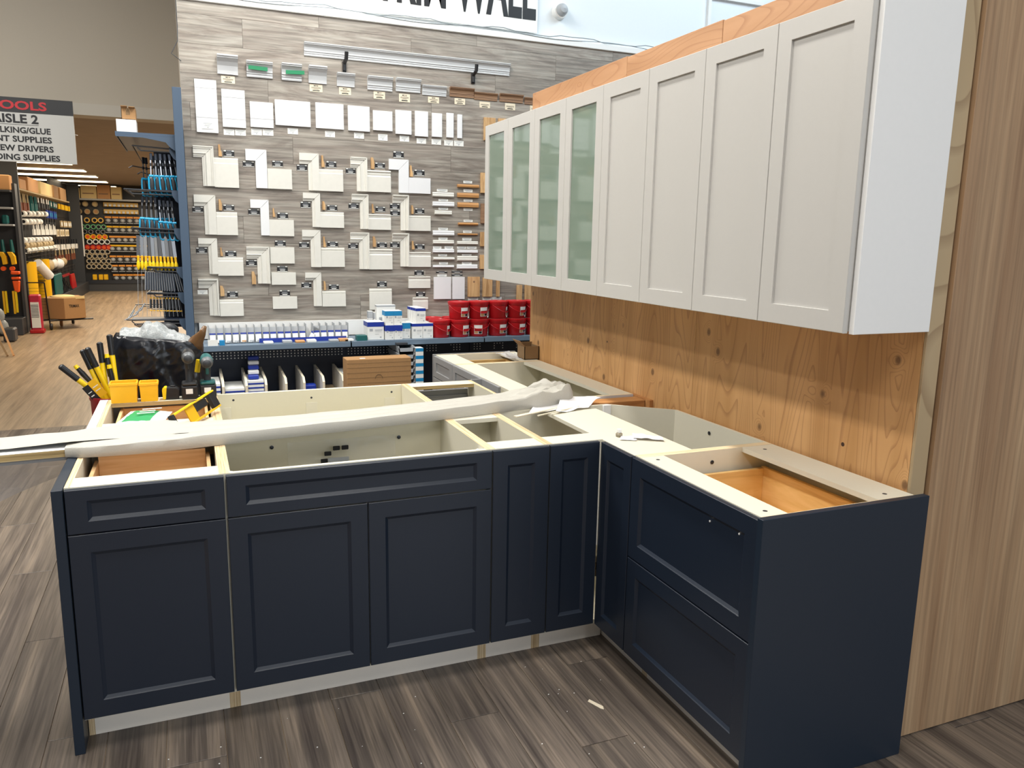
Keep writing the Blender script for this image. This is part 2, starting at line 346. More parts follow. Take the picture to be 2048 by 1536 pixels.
def panel_door(name, parent, face, a0, a1, z0, z1, back, mats, stile=.066, T=.019, steps=((.001, .007),), edge=.0015, glass=None, pmat=None, rail=None, top=None):
    """framed door: face 'S' looks to -y, 'W' to -x, 'N' to +y. a0..a1 runs along x (S,N) or y (W). back = plane of its rear face"""
    rail = rail or stile
    def P(u, d, z):
        return (u, back-d, z) if face == 'S' else (u, back+d, z) if face == 'N' else (back-d, u, z)
    rings = [(0, 0, 0), (0, 0, T-edge), (edge, edge, T), (stile, rail, T)]
    o = 0; dp = T
    for du, dd in steps:
        o += du; dp -= dd; rings.append((stile+o, rail+o, dp))
    b = B()
    for s_, r_, d in rings:
        u0, u1, w0, w1 = a0+s_, a1-s_, z0+r_, z1-r_
        b.v += [P(u0, d, w0), P(u1, d, w0), P(u1, d, w1), P(u0, d, w1)]
    for i in range(len(rings)-1):
        for k in range(4):
            a = i*4+k; c = i*4+(k+1) % 4; b.f.append((a, c, c+4, a+4)); b.m.append(0)
    n = (len(rings)-1)*4
    if glass: # open frame: the inside of the opening
        u0, u1, w0, w1 = a0+stile+o, a1-stile-o, z0+rail+o, z1-rail-o
        b.v += [P(u0, 0, w0), P(u1, 0, w0), P(u1, 0, w1), P(u0, 0, w1)]
        for k in range(4): b.f.append((n+k, n+(k+1) % 4, n+4+(k+1) % 4, n+4+k)); b.m.append(0)
        for k in range(4): b.f.append((k, (k+1) % 4, n+4+(k+1) % 4, n+4+k)); b.m.append(0)
    else: b.f.append((0, 1, 2, 3)); b.m.append(0)
    d = mk(name, b, mats, parent)
    s_ = stile+o; c = B()
    u0, u1, w0, w1 = a0+s_-.001, a1-s_+.001, z0+rail+o-.001, z1-rail-o+.001
    d0, d1 = (dp-.004, dp+.0003)
    p0, p1 = P(u0, d0, w0), P(u1, d1, w1)
    c.box(min(p0[0], p1[0]), max(p0[0], p1[0]), min(p0[1], p1[1]), max(p0[1], p1[1]), w0, w1)
    mk('glass_pane' if glass else 'door_panel', c, glass or (pmat or mats), d, label='smoky green glass pane' if glass else None)
    return d
# ================================================================ THE SETTING
XW0, XW1, YW, ZTOP = -2.04, 1.7, 3.6, 3.20
fl = mk('floor', B().box(-9, 4, -3.5, 27, -.05, -.004), [FLOORF], kind='structure', origin=(0, 0, 0))
# near floor: single planks running away from the camera
pk = []
for L_, nm in ((1.22, 'floor_plank'),):
    b = B().box(0, .1785, 0, L_-.0025, -.006, 0)
    me0 = mk(nm, b, [FLOORM], fl, bev=.0012)
me0.location = (-4.2, -2.6, 0)
cnt = 0
for i in range(31):
    off = (i*.47) % 1.22
    for j in range(-1, 7):
        x = -4.2+i*.18; y = -2.9+j*1.22+off
        if y+1.22 < -1.2 or y > 4.8: continue
        if x > -.1 and y > .2 and x < 1.4: continue
        if x < -3.2 and y < .4: continue
        if -2.3 < x < -.8 and .1 < y < 1.3: pass
        L_ = min(1.2175, 4.86-y)
        if cnt == 0: o = me0
        else: o = me0.copy(); COL.objects.link(o)
        o.location = (x, y, 0); o.scale = (1, L_/1.2175, 1); cnt += 1
# wall behind the trim samples
wb = mk('wall_back', B().box(XW0, 4, YW+.03, YW+.12, 0, 5.0), [WALLW], kind='structure', origin=(0, YW, 0))
ph = .1935; z = .995; r = 0; b0 = None
b = B().box(0, 1.217, YW-.02, YW+.03, 0, ph-.0015)
for r in range(12):
    z0 = .99+r*ph
    off = (r*.53) % 1.22
    for j in range(-1, 4):
        xa, xb = XW0+j*1.22+off, XW0+(j+1)*1.22+off-.0015
        xa, xb = max(xa, XW0), min(xb, XW1)
        if xb-xa < .04: continue
        zt = min(z0+ph-.0015, ZTOP)
        if zt-z0 < .02: continue
        if b0 is None:
            b0 = mk('wall_plank', B().box(0, 1, 3.58-YW, .03, 0, 1).rot(Matrix.Identity(4)), [GREYOAK], wb)
            b0.data.vertices.foreach_set('co', [c for v in B().box(0, 1, -.02, .03, 0, 1).v for c in v]); o = b0
        # each plank own mesh length so the grain is not stretched
        me = bpy.data.meshes.new('wall_plank'); q = B().box(-(xb-xa)/2, (xb-xa)/2, -.02, .028, 0, zt-z0)
        me.from_pydata(q.v, [], q.f); me.materials.append(GREYOAK)
        if o is b0 and r == 0 and b0.data.name.startswith('wall_plank') and not b0.get('used'):
            b0['used'] = 1; o2 = b0; o2.data = me
        else: o2 = bpy.data.objects.new('wall_plank', me); COL.objects.link(o2); o2.parent = wb
        o2.location = ((xa+xb)/2, 0, z0)
del b0['used']
# white ledge below the planks and white strip above
mk('trim_1', B().box(XW0+.03, 1.7, 3.545, YW+.03, .875, .99), [WHITE], kind='structure')
mk('trim_2', B().box(XW0, 4, 3.565, YW+.03, ZTOP, ZTOP+.045), [WHITE], kind='structure', bev=.004)
# beige bulkhead over the far aisle
mk('wall_left', B().box(-9, XW0, 6.5, 6.7, 2.865, 6), [BEIGE], kind='structure')
mk('trim_3', B().box(-9, XW0+.02, 6.46, 6.72, 2.755, 2.865), [BEIGE2], kind='structure')
mk('wall_side', B().box(XW0, XW0+.12, YW+.12, 6.72, 0, 6), [BEIGE], kind='structure')
# far room: ceiling, walls
ce = mk('ceiling', B().box(-9, 1.5, 6.7, 27, 2.90, 3.0), [CEIL], kind='structure', origin=(0, 0, 2.9))
mk('wall_far', B().box(-9, 1.5, 26.8, 27, 0, 3), [DARK2], kind='structure')
mk('wall_far_left', B().box(-9.1, -9, 6.7, 27, 0, 3), [DARK2], kind='structure')
mk('wall_far_right', B().box(1.4, 1.5, 6.7, 27, 0, 3), [BEIGE], kind='structure')
for i, (y, x0, x1) in enumerate([(11.9, -6, -4.05), (14.7, -6.2, -3.95), (16.6, -6.3, -3.9), (18.5, -6.3, -3.85), (20.6, -6.3, -3.8), (22.9, -6.3, -3.75)]):
    t = thing('ceiling_light', ((x0+x1)/2, y, 2.9), ORD[i].capitalize()+' bright ceiling light strip from the bulkhead', 'light', 'ceiling lights over the far aisle')
    mk('diffuser', B().box(x0+.02, x1-.02, y-.27, y+.27, 2.868, 2.875), [LAMPM], t)
    mk('frame', B().box(x0, x1, y-.3, y+.3, 2.876, 2.9), [WHITE], t)
for i, (x, y) in enumerate([(-3.3, 9.2)]):
    t = thing('sprinkler', (x, y, 2.9), 'small dark sprinkler head under the brown aisle ceiling', 'sprinkler')
    mk('pipe', B().tube([(x, y, 2.9), (x, y, 2.84)], .012), [DARK], t)
    mk('deflector', B().lathe([(.002, -.07), (.04, -.065), (.04, -.06), (.01, -.05)], (x, y, 2.9), 'z', 12), [DARK], t)
# ================================================================ plywood display wall on the right
wr = mk('wall_right', B().box(.019, .085, -.86, 2.13, 0, 2.50), [STUD], kind='structure', origin=(0, 0, 0))
ys = [-.86, .065, .70, 2.13]
for a, c in ((-.86, .305), (.307, 1.30), (1.302, 2.13)):
    b = B().box(0, .018, a-(a+c)/2, c-(a+c)/2, -.0, 2.40); o = mk('plywood_sheet', b, [PLY], wr); o.location = (0, (a+c)/2, 0)
for a, c, z0, z1 in ((-.86, .225, 2.385, 2.52), (.228, .98, 2.40, 2.525), (.982, 2.13, 2.40, 2.53)):
    b = B().box(-.016, .018, a-(a+c)/2, c-(a+c)/2, z0, z1); o = mk('plywood_strip', b, [PLYT], wr, bev=.002); o.location = (0, (a+c)/2, 0)
mk('sill_board', B().box(-.02, -.0005, .62, .80, .70, .874), [BRACE], wr)
we = mk('wall_end', B().box(.02, 2.6, -.86, -.78, 0, 3.2), [STUD], kind='structure', origin=(0, -.87, 0))
mk('stud', B().box(-.001, .063, -.872, -.8605, 0, 3.1), [STUD], we, bev=.002)
mk('laminate_panel', B().box(.068, 2.6, -.885, -.8605, 0.004, 3.2), [LAMINATE], we, bev=.001)
# ================================================================ WALL CUPBOARDS
UX = -.325; D8 = .3746; ZU0, ZU1 = 1.39, 2.315
def upper(i, glass):
    y1 = 2.141-2*i*D8; y0 = y1-2*D8
    names = ['farthest, with two smoky glass doors', 'second from the far end, smoky glass doors', 'third from the far end, solid doors', 'nearest the camera, solid doors']
    t = thing('wall_cupboard', (-.16, (y0+y1)/2, ZU0), 'warm white wall cupboard, '+names[i], 'cabinet', 'white wall cupboards')
    b = B(); k = .016
    b.box(-.304, -.001, y0, y0+k, ZU0, ZU1); b.box(-.304, -.001, y1-k, y1, ZU0, ZU1)
    b.box(-.304, -.001, y0+k, y1-k, ZU0+.012, ZU0+.028); b.box(-.304, -.001, y0+k, y1-k, ZU1-k, ZU1); b.box(-.012, -.001, y0+k, y1-k, ZU0+.028, ZU1-k)
    b.box(-.30, -.02, y0+k, y1-k, ZU0+.45, ZU0+.466)
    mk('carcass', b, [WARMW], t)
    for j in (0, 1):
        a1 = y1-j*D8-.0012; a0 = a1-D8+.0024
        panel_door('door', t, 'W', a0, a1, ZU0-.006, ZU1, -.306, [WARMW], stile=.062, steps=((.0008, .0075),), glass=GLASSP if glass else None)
    if i == 3: mk('side_panel', B().box(-.304, 0, y0-.019, y0-.001, ZU0-.008, ZU1+.01), [DAYLITW], t, bev=.001, label='flat white side panel with daylight in its colour')
    return t
for i in range(4): upper(i, i < 2)
# ================================================================ BASE UNITS
ZC = .876; k = .018
def side(b, x0, x1, y0, y1, toe=.075):
    """box side with a toe notch: front at y0, ply edge all round"""
    b.prism([(y0+toe, 0), (y1, 0), (y1, ZC), (y0, ZC), (y0, .102), (y0+toe, .102)], 'x', x0, x1, 0, 1); b.m[-3] = 1
def sideW(b, y0, y1, x0, x1, toe=.075):
    b.prism([(x0+toe, 0), (x1, 0), (x1, ZC), (x0, ZC), (x0, .102), (x0+toe, .102)], 'y', y0, y1, 0, 1); b.m[-3] = 1
def box_S(t, x0, x1, yf, yb, front=.1, back=.1, bottom=True, backpanel=True):
    for xa in (x0, x1-k): b = B(); side(b, xa, xa+k, yf, yb); mk('side_panel', b, [EDGEX, CREAM], t)
    b = B()
    if front: b.box(x0+k, x1-k, yf, yf+front, ZC-k, ZC-.0005)
    else: b.box(x0+k, x1-k, yf, yf+k, ZC-.1, ZC-.0005)
    mk('front_rail', b, [CREAM], t)
    if back: mk('back_rail', B().box(x0+k, x1-k, yb-back, yb, ZC-k, ZC-.0005), [CREAM], t)
    b = B().box(x0+k, x1-k, yf+.001, yb, .102, .12); mk('bottom', b, [CREAMD], t)
    if backpanel: mk('back_panel', B().box(x0+k, x1-k, yb-.012, yb-.001, .12, ZC-k-.001 if back else ZC-.0005), [CREAMD], t)
    mk('toe_kick', B().box(x0+k, x1-k, yf+.075, yf+.09, 0, .102), [TOEM], t)
def drawer_box(t, x0, x1, y0, y1, z0, z1, m=DRAWW, w=.013, face=None, label=None):
    b = B(); b.box(x0, x0+w, y0, y1, z0, z1); b.box(x1-w, x1, y0, y1, z0, z1); b.box(x0+w, x1-w, y0, y0+w, z0, z1); b.box(x0+w, x1-w, y1-w, y1, z0, z1-.004)
    b.box(x0+w, x1-w, y0+w, y1-w, z0+.01, z0+.016)
    return mk('drawer_box', b, [m], t, bev=.001, label='wooden drawer box')
ST = ((.003, .0025), (.009, .006)); NV = dict(stile=.058, T=.0195, steps=ST)
def bumpers(t, pts, p):
    for u, z in pts: pass
# --- eighteen-inch drawer unit
t = thing('base_cabinet', (-2.23, .3, 0), 'navy base unit with one drawer over one door, left end of the island front', 'cabinet')
box_S(t, -2.456, -2.0, .02, .60)
d = panel_door('drawer_front', t, 'S', -2.454, -2.0035, .732, .872, .0195, [NAVY], **{**NV, 'rail': .037})
panel_door('door', t, 'S', -2.454, -2.0035, .114, .728, .0195, [NAVY], **NV)
drawer_box(t, -2.415, -2.035, .03, .46, .715, .838)
mk('drawer_back', B().box(-2.401, -2.049, .434, .4465, .732, .858), [DRAWW], t)
mk('runner', B().box(-2.0345, -2.019, .03, .56, .74, .80), [DARK], t)
mk('end_panel', B().box(-2.488, -2.458, -.004, .62, 0, .876), [NAVYP], t, bev=.001, label='narrow navy end panel')
# --- sink unit
t = thing('base_cabinet', (-1.54, .3, 0), 'wide navy sink unit with two doors below a long false drawer front', 'cabinet')
box_S(t, -2.0, -1.078, .02, .60, front=0, back=0)
panel_door('drawer_front', t, 'S', -1.9965, -1.0805, .732, .872, .0195, [NAVY], **{**NV, 'rail': .037}, )
panel_door('door', t, 'S', -1.9965, -1.5415, .114, .728, .0195, [NAVY], **NV)
panel_door('door', t, 'S', -1.5375, -1.0805, .114, .728, .0195, [NAVY], **NV)
mk('mullion', B().box(-1.56, -1.52, .0205, .034, .12, .73), [WHITE], t)
for sx, x in ((1, -1.981), (-1, -1.097)):
    mk('corner_bracket', B().prism([(x, .039), (x+sx*.07, .039), (x, .11)], 'z', ZC-.03, ZC-.018), [WHITE], t)
for x in (-1.8, -1.28): mk('screw_cap', B().lathe([(.001, -.003), (.008, -.002), (.008, 0)], (x, .587, .80), 'y', 10), [DSTEEL], t)
# --- narrow unit
t = thing('base_cabinet', (-.96, .3, 0), 'narrow navy base unit with one tall slim door, beside the sink unit', 'cabinet')
box_S(t, -1.078, -.846, .02, .60)
panel_door('door', t, 'S', -1.0755, -.8485, .114, .872, .0195, [NAVY], **NV)
mk('screw_cap', B().lathe([(.001, -.003), (.008, -.002), (.008, 0)], (-.96, .587, .78), 'y', 10), [DSTEEL], t)
# --- corner unit
t = thing('corner_cabinet', (-.45, .25, 0), 'navy corner base unit with two slim doors meeting in the inner corner', 'cabinet')
b = B(); side(b, -.846, -.828, .02, .60); mk('side_panel', b, [EDGEX, CREAM], t)
b = B(); sideW(b, -.241, -.223, -.611, -.02); mk('side_panel', b, [EDGEY, CREAM], t)
b = B(); b.box(-.828, -.61, .02, .125, ZC-k, ZC-.0005); mk('front_rail', b, [CREAM], t)
b = B(); b.box(-.612, -.365, -.223, .53, ZC-k, ZC-.0008); mk('top_board', b, [CREAM], t, bev=.001, label='wide cream board over the corner')
b = B(); b.box(-.828, -.27, .588, .60, .12, ZC); b.box(-.032, -.02, -.223, .385, .12, ZC)
b.prism([(-.27, .60), (-.02, .385), (-.032, .385), (-.27, .588)], 'z', .12, ZC)
b.box(-.828, -.61, .02, .60, .102, .12); b.box(-.61, -.032, -.223, .385, .102, .12)
mk('back_panel', b, [CREAM], t)
mk('back_block', B().box(-.30, -.262, .572, .588, .70, ZC), [WHITE], t)
b = B(); b.box(-.828, -.545, .095, .11, 0, .102); b.box(-.536, -.521, -.223, .11, 0, .102); mk('toe_kick', b, [TOEM], t)
panel_door('door', t, 'S', -.8435, -.6335, .114, .872, .0195, [NAVY], **{**NV, 'stile': .05, 'rail': .058})
panel_door('door', t, 'W', -.2265, -.002, .114, .872, -.6105, [NAVY], **{**NV, 'stile': .05, 'rail': .058})
mk('corner_filler', B().box(-.6332, -.6305, -.0005, .0012, .45, .868), [WHITE], t)
for x, y in ((-.56, .588), ): mk('screw_cap', B().lathe([(.001, -.003), (.008, -.002), (.008, 0)], (-.36, .586, .84), 'y', 10), [DSTEEL], t)
mk('screw_cap', B().lathe([(.001, -.003), (.008, -.002), (.008, 0)], (-.034, .12, .83), 'x', 10), [DSTEEL], t)
# --- two-drawer unit under the plywood
t = thing('base_cabinet', (-.32, -.58, 0), 'navy base unit with two deep drawers, at the open right end', 'cabinet')
for ya in (-.259, -.922): b = B(); sideW(b, ya, ya+.018, -.611, -.02); mk('side_panel', b, [EDGEY, CREAM], t)
mk('front_rail', B().box(-.611, -.515, -.904, -.259, ZC-k, ZC-.0005), [CREAM], t)
mk('back_rail', B().box(-.165, -.02, -.904, -.259, ZC-k, ZC-.0005), [CREAM], t)
mk('back_panel', B().box(-.03, -.02, -.904, -.259, .1, ZC-k-.001), [CREAMD], t)
mk('bottom', B().box(-.6, -.03, -.904, -.259, .102, .12), [CREAMD], t)
mk('toe_kick', B().box(-.536, -.521, -.904, -.259, 0, .102), [TOEM], t)
for x, y in ((-.565, -.30), (-.565, -.865), (-.10, -.31), (-.10, -.865)):
    mk('fixing_hole', B().lathe([(.0005, .0006), (.007, .0006), (.0075, 0)], (x, y, ZC-.0005), 'z', 12), [DARK], t)
panel_door('drawer_front', t, 'W', -.9195, -.2325, .497, .872, -.6105, [NAVY], **NV)
panel_door('drawer_front', t, 'W', -.9195, -.2325, .114, .492, -.6105, [NAVY], **NV)
drawer_box(t, -.58, -.07, -.885, -.28, .56, .80, DRAWG, w=.016)
mk('screw_cap', B().lathe([(.001, -.002), (.008, -.001), (.008, 0)], (-.3, -.2605, .83), 'y', 10), [DSTEEL], t)
for y, z in ((-.69, .79), (-.83, .80)):
    mk('bumper_dot', B().lathe([(.0004, -.0024), (.003, -.002), (.0035, 0)], (-.6222 if z < .795 else -.6222, y, z), 'x', 8), [WHITE], t, kind=None)
mk('end_panel', B().box(-.64, -.003, -.946, -.9225, 0, .884), [NAVYP], t, bev=.001, label='broad flat navy end panel')
# --- rear row of the island, fronts looking away
def box_N(t, x0, x1, yb, yf, drawer=False, top_back=.1, edge=True, front=.1):
    for a, c in ((x0, x0+k), (x1-k, x1)):
        b = B().prism([(yf-.075, 0), (yb, 0), (yb, ZC), (yf, ZC), (yf, .102), (yf-.075, .102)], 'x', a, c, 0, 1)
        mk('side_panel', b, [EDGEX, CREAM], t)
    if front: mk('front_rail', B().box(x0+k, x1-k, yf-front, yf, ZC-k, ZC-.0005, ms=(0, 1, 0)), [CREAM, EDGEZ], t)
    if top_back: mk('back_rail', B().box(x0+k, x1-k, yb, yb+top_back, ZC-k, ZC-.0005), [CREAM], t)
    mk('bottom', B().box(x0+k, x1-k, yb, yf, .102, .12), [CREAMD], t)
    mk('back_panel', B().box(x0+k, x1-k, yb, yb+.01, .12, ZC-k-.001), [CREAMD], t)
t = thing('base_cabinet', (-2.2, 1.1, 0), 'rear island unit with an open wooden drawer, at the left end under the yellow bins', 'cabinet')
box_N(t, -2.44, -1.99, .78, 1.385)
drawer_box(t, -2.39, -2.02, .86, 1.365, .72, .84, DRAWW)
panel_door('door', t, 'N', -2.438, -1.992, .114, .872, 1.386, [GREYC], stile=.058)
mk('filler_strip', B().box(-2.475, -2.442, .78, 1.39, 0, ZC), [WHITE], t)
t = thing('base_cabinet', (-1.52, 1.1, 0), 'wide empty rear island unit with a cream board across its far side', 'cabinet')
box_N(t, -1.99, -1.05, .78, 1.385, top_back=0, front=0)
mk('front_board', B().box(-1.972, -1.068, 1.365, 1.385, .12, ZC-.0005), [CREAMD], t, bev=.001, label='cream board with pale patches')
for x in (-1.94, -1.53, -1.13): mk('patch', B().box(x-.028, x+.028, 1.3625, 1.3655, .66, .81), [CREAM], t, bev=.0005)
for x, z in ((-1.90, .845), (-1.53, .835), (-1.12, .84)): mk('screw_hole', B().lathe([(.0005, -.001), (.005, -.001), (.0055, 0)], (x, 1.3645, z), 'y', 10), [DARK], t)
t = thing('base_cabinet', (-.86, 1.1, 0), 'small rear island unit showing the inside of a grey door', 'cabinet')
box_N(t, -1.05, -.675, .78, 1.385)
panel_door('door', t, 'N', -1.048, -.677, .114, .83, 1.386, [GREYC], stile=.058)
mk('door_inside', B().box(-1.03, -.70, 1.372, 1.3845, .12, .80), [GREYC], t)
mk('hinge', B().box(-.72, -.694, 1.33, 1.372, .74, .775), [STEEL], t, bev=.002)
mk('filler_panel', B().prism([(-.675, 1.39), (-.60, 1.39), (-.60, 1.13), (-.615, 1.13), (-.615, 1.375), (-.675, 1.375)], 'z', .1, ZC+.004), [GREYC], bev=.001, label='grey angled filler panel standing between the island and the grey run', cat='panel')
# --- grey run along the plywood
def grey(name_l, y0, y1, drawer, extra=None):
    t = thing('base_cabinet', (-.3, (y0+y1)/2, 0), name_l, 'cabinet')
    for ya in (y0, y1-k): b = B(); sideW(b, ya, ya+k, -.585, -.02); mk('side_panel', b, [EDGEY, CREAM], t)
    mk('front_rail', B().box(-.585, -.455, y0+k, y1-k, ZC-k, ZC-.0005), [CREAM], t)
    mk('back_rail', B().box(-.14, -.02, y0+k, y1-k, ZC-k, ZC-.0005), [CREAM], t)
    mk('bottom', B().box(-.58, -.03, y0+k, y1-k, .102, .12), [CREAMD], t)
    mk('back_panel', B().box(-.03, -.02, y0+k, y1-k, .12, ZC-k-.001), [CREAMD], t)
    if drawer:
        mk('drawer_box', B().box(-.46, -.10, y1-.075, y1-.06, .72, .84).box(-.46, -.10, y0+.03, y0+.045, .72, .84).box(-.12, -.105, y0+.045, y1-.075, .72, .84), [DRAWG], t, label='wooden drawer box')
    return t
t = grey('grey drawer unit at the far end of the run along the plywood', 1.915, 2.325, True)
panel_door('drawer_front', t, 'W', 1.93, 2.32, .735, .872, -.5855, [GREYC], stile=.055, rail=.038)
panel_door('door', t, 'W', 1.93, 2.32, .114, .73, -.5855, [GREYC], stile=.055)
mk('side_cap', B().box(-.605, -.02, 2.326, 2.342, 0, .88), [GREYC], t)
t = grey('large open cream unit with a grey front, middle of the plywood run', .775, 1.913, False)
panel_door('drawer_front', t, 'W', 1.42, 1.925, .735, .872, -.5855, [GREYC], stile=.055, rail=.038)
panel_door('door', t, 'W', 1.42, 1.925, .114, .73, -.5855, [GREYC], stile=.055)
mk('near_side', B().box(-.59, -.02, .7745, .7748, .5, .8755), [PRIMW], t)
t = mk('timber_brace', B().box(-.50, -.022, .66, .752, .83, .868), [BRACE], bev=.002, label='rough timber brace lying between the corner unit and the grey run', cat='timber')
# small screw caps on the far box sides
CROWNS = [
    (-1.799, -1.662, 2.739, 2.863, 'a', 0),
    (-1.604, -1.427, 2.736, 2.842, 'b', 1),
    (-1.364, -1.224, 2.734, 2.848, 'b', 1),
    (-1.174, -1.044, 2.732, 2.849, 'a', 0),
    (-0.969, -0.838, 2.728, 2.819, 'a', 0),
    (-0.742, -0.552, 2.72, 2.818, 'b', 0),
    (-0.524, -0.332, 2.727, 2.823, 'b', 0),
    (-0.316, -0.122, 2.718, 2.79, 'b', 0),
    (-0.093, 0.107, 2.725, 2.795, 'b', 2),
    (0.11, 0.307, 2.718, 2.774, 'b', 2),
    (0.327, 0.53, 2.72, 2.781, 'b', 2),
    (0.546, 0.74, 2.716, 2.768, 'b', 2),
]
LONG = [
    (-1.201, 3.007, -1.208, 2.914, 0.406, 3.016, 0.381, 2.926),
]
CLAMPS = [
    (-0.929, -0.895, 2.829, 2.969),
    (0.079, 0.118, 2.835, 2.977),
]
MTAGS = [
    (-1.776, -1.685, 2.68, 2.729, 'M314'),
    (-1.167, -1.075, 2.673, 2.725, 'M306'),
    (-0.953, -0.865, 2.669, 2.722, 'M305'),
    (-0.694, -0.607, 2.661, 2.715, 'M311'),
    (-0.498, -0.412, 2.654, 2.713, 'M310'),
    (-0.268, -0.179, 2.665, 2.71, 'M308'),
    (-0.052, 0.036, 2.67, 2.716, 'M301'),
    (0.157, 0.247, 2.66, 2.706, ''),
    (0.376, 0.465, 2.66, 2.712, ''),
    (0.597, 0.688, 2.657, 2.709, ''),
]
BOARDS = [
    (-1.954, -1.811, 2.335, 2.69),
    (-1.78, -1.624, 2.382, 2.638),
    (-1.592, -1.433, 2.394, 2.569),
    (-1.419, -1.169, 2.419, 2.596),
    (-1.131, -0.926, 2.417, 2.598),
    (-0.893, -0.73, 2.415, 2.595),
    (-0.704, -0.555, 2.43, 2.574),
    (-0.53, -0.405, 2.414, 2.59),
    (-0.376, -0.272, 2.407, 2.594),
    (-0.24, -0.158, 2.411, 2.589),
    (-0.121, -0.063, 2.413, 2.598),
    (-0.031, 0.008, 2.413, 2.593),
]
WTAGS = [
    (-1.917, -1.843, 2.36, 2.403),
    (-1.776, -1.704, 2.328, 2.368),
    (-1.699, -1.626, 2.33, 2.37),
    (-1.589, -1.515, 2.34, 2.384),
    (-1.51, -1.435, 2.342, 2.386),
    (-1.334, -1.26, 2.363, 2.404),
    (-1.064, -0.991, 2.359, 2.401),
    (-0.848, -0.772, 2.362, 2.404),
    (-0.664, -0.591, 2.358, 2.405),
    (-0.496, -0.421, 2.361, 2.405),
    (-0.361, -0.285, 2.354, 2.394),
    (-0.24, -0.162, 2.354, 2.394),
    (-0.137, -0.063, 2.352, 2.393),
    (-0.055, 0.025, 2.353, 2.394),
]
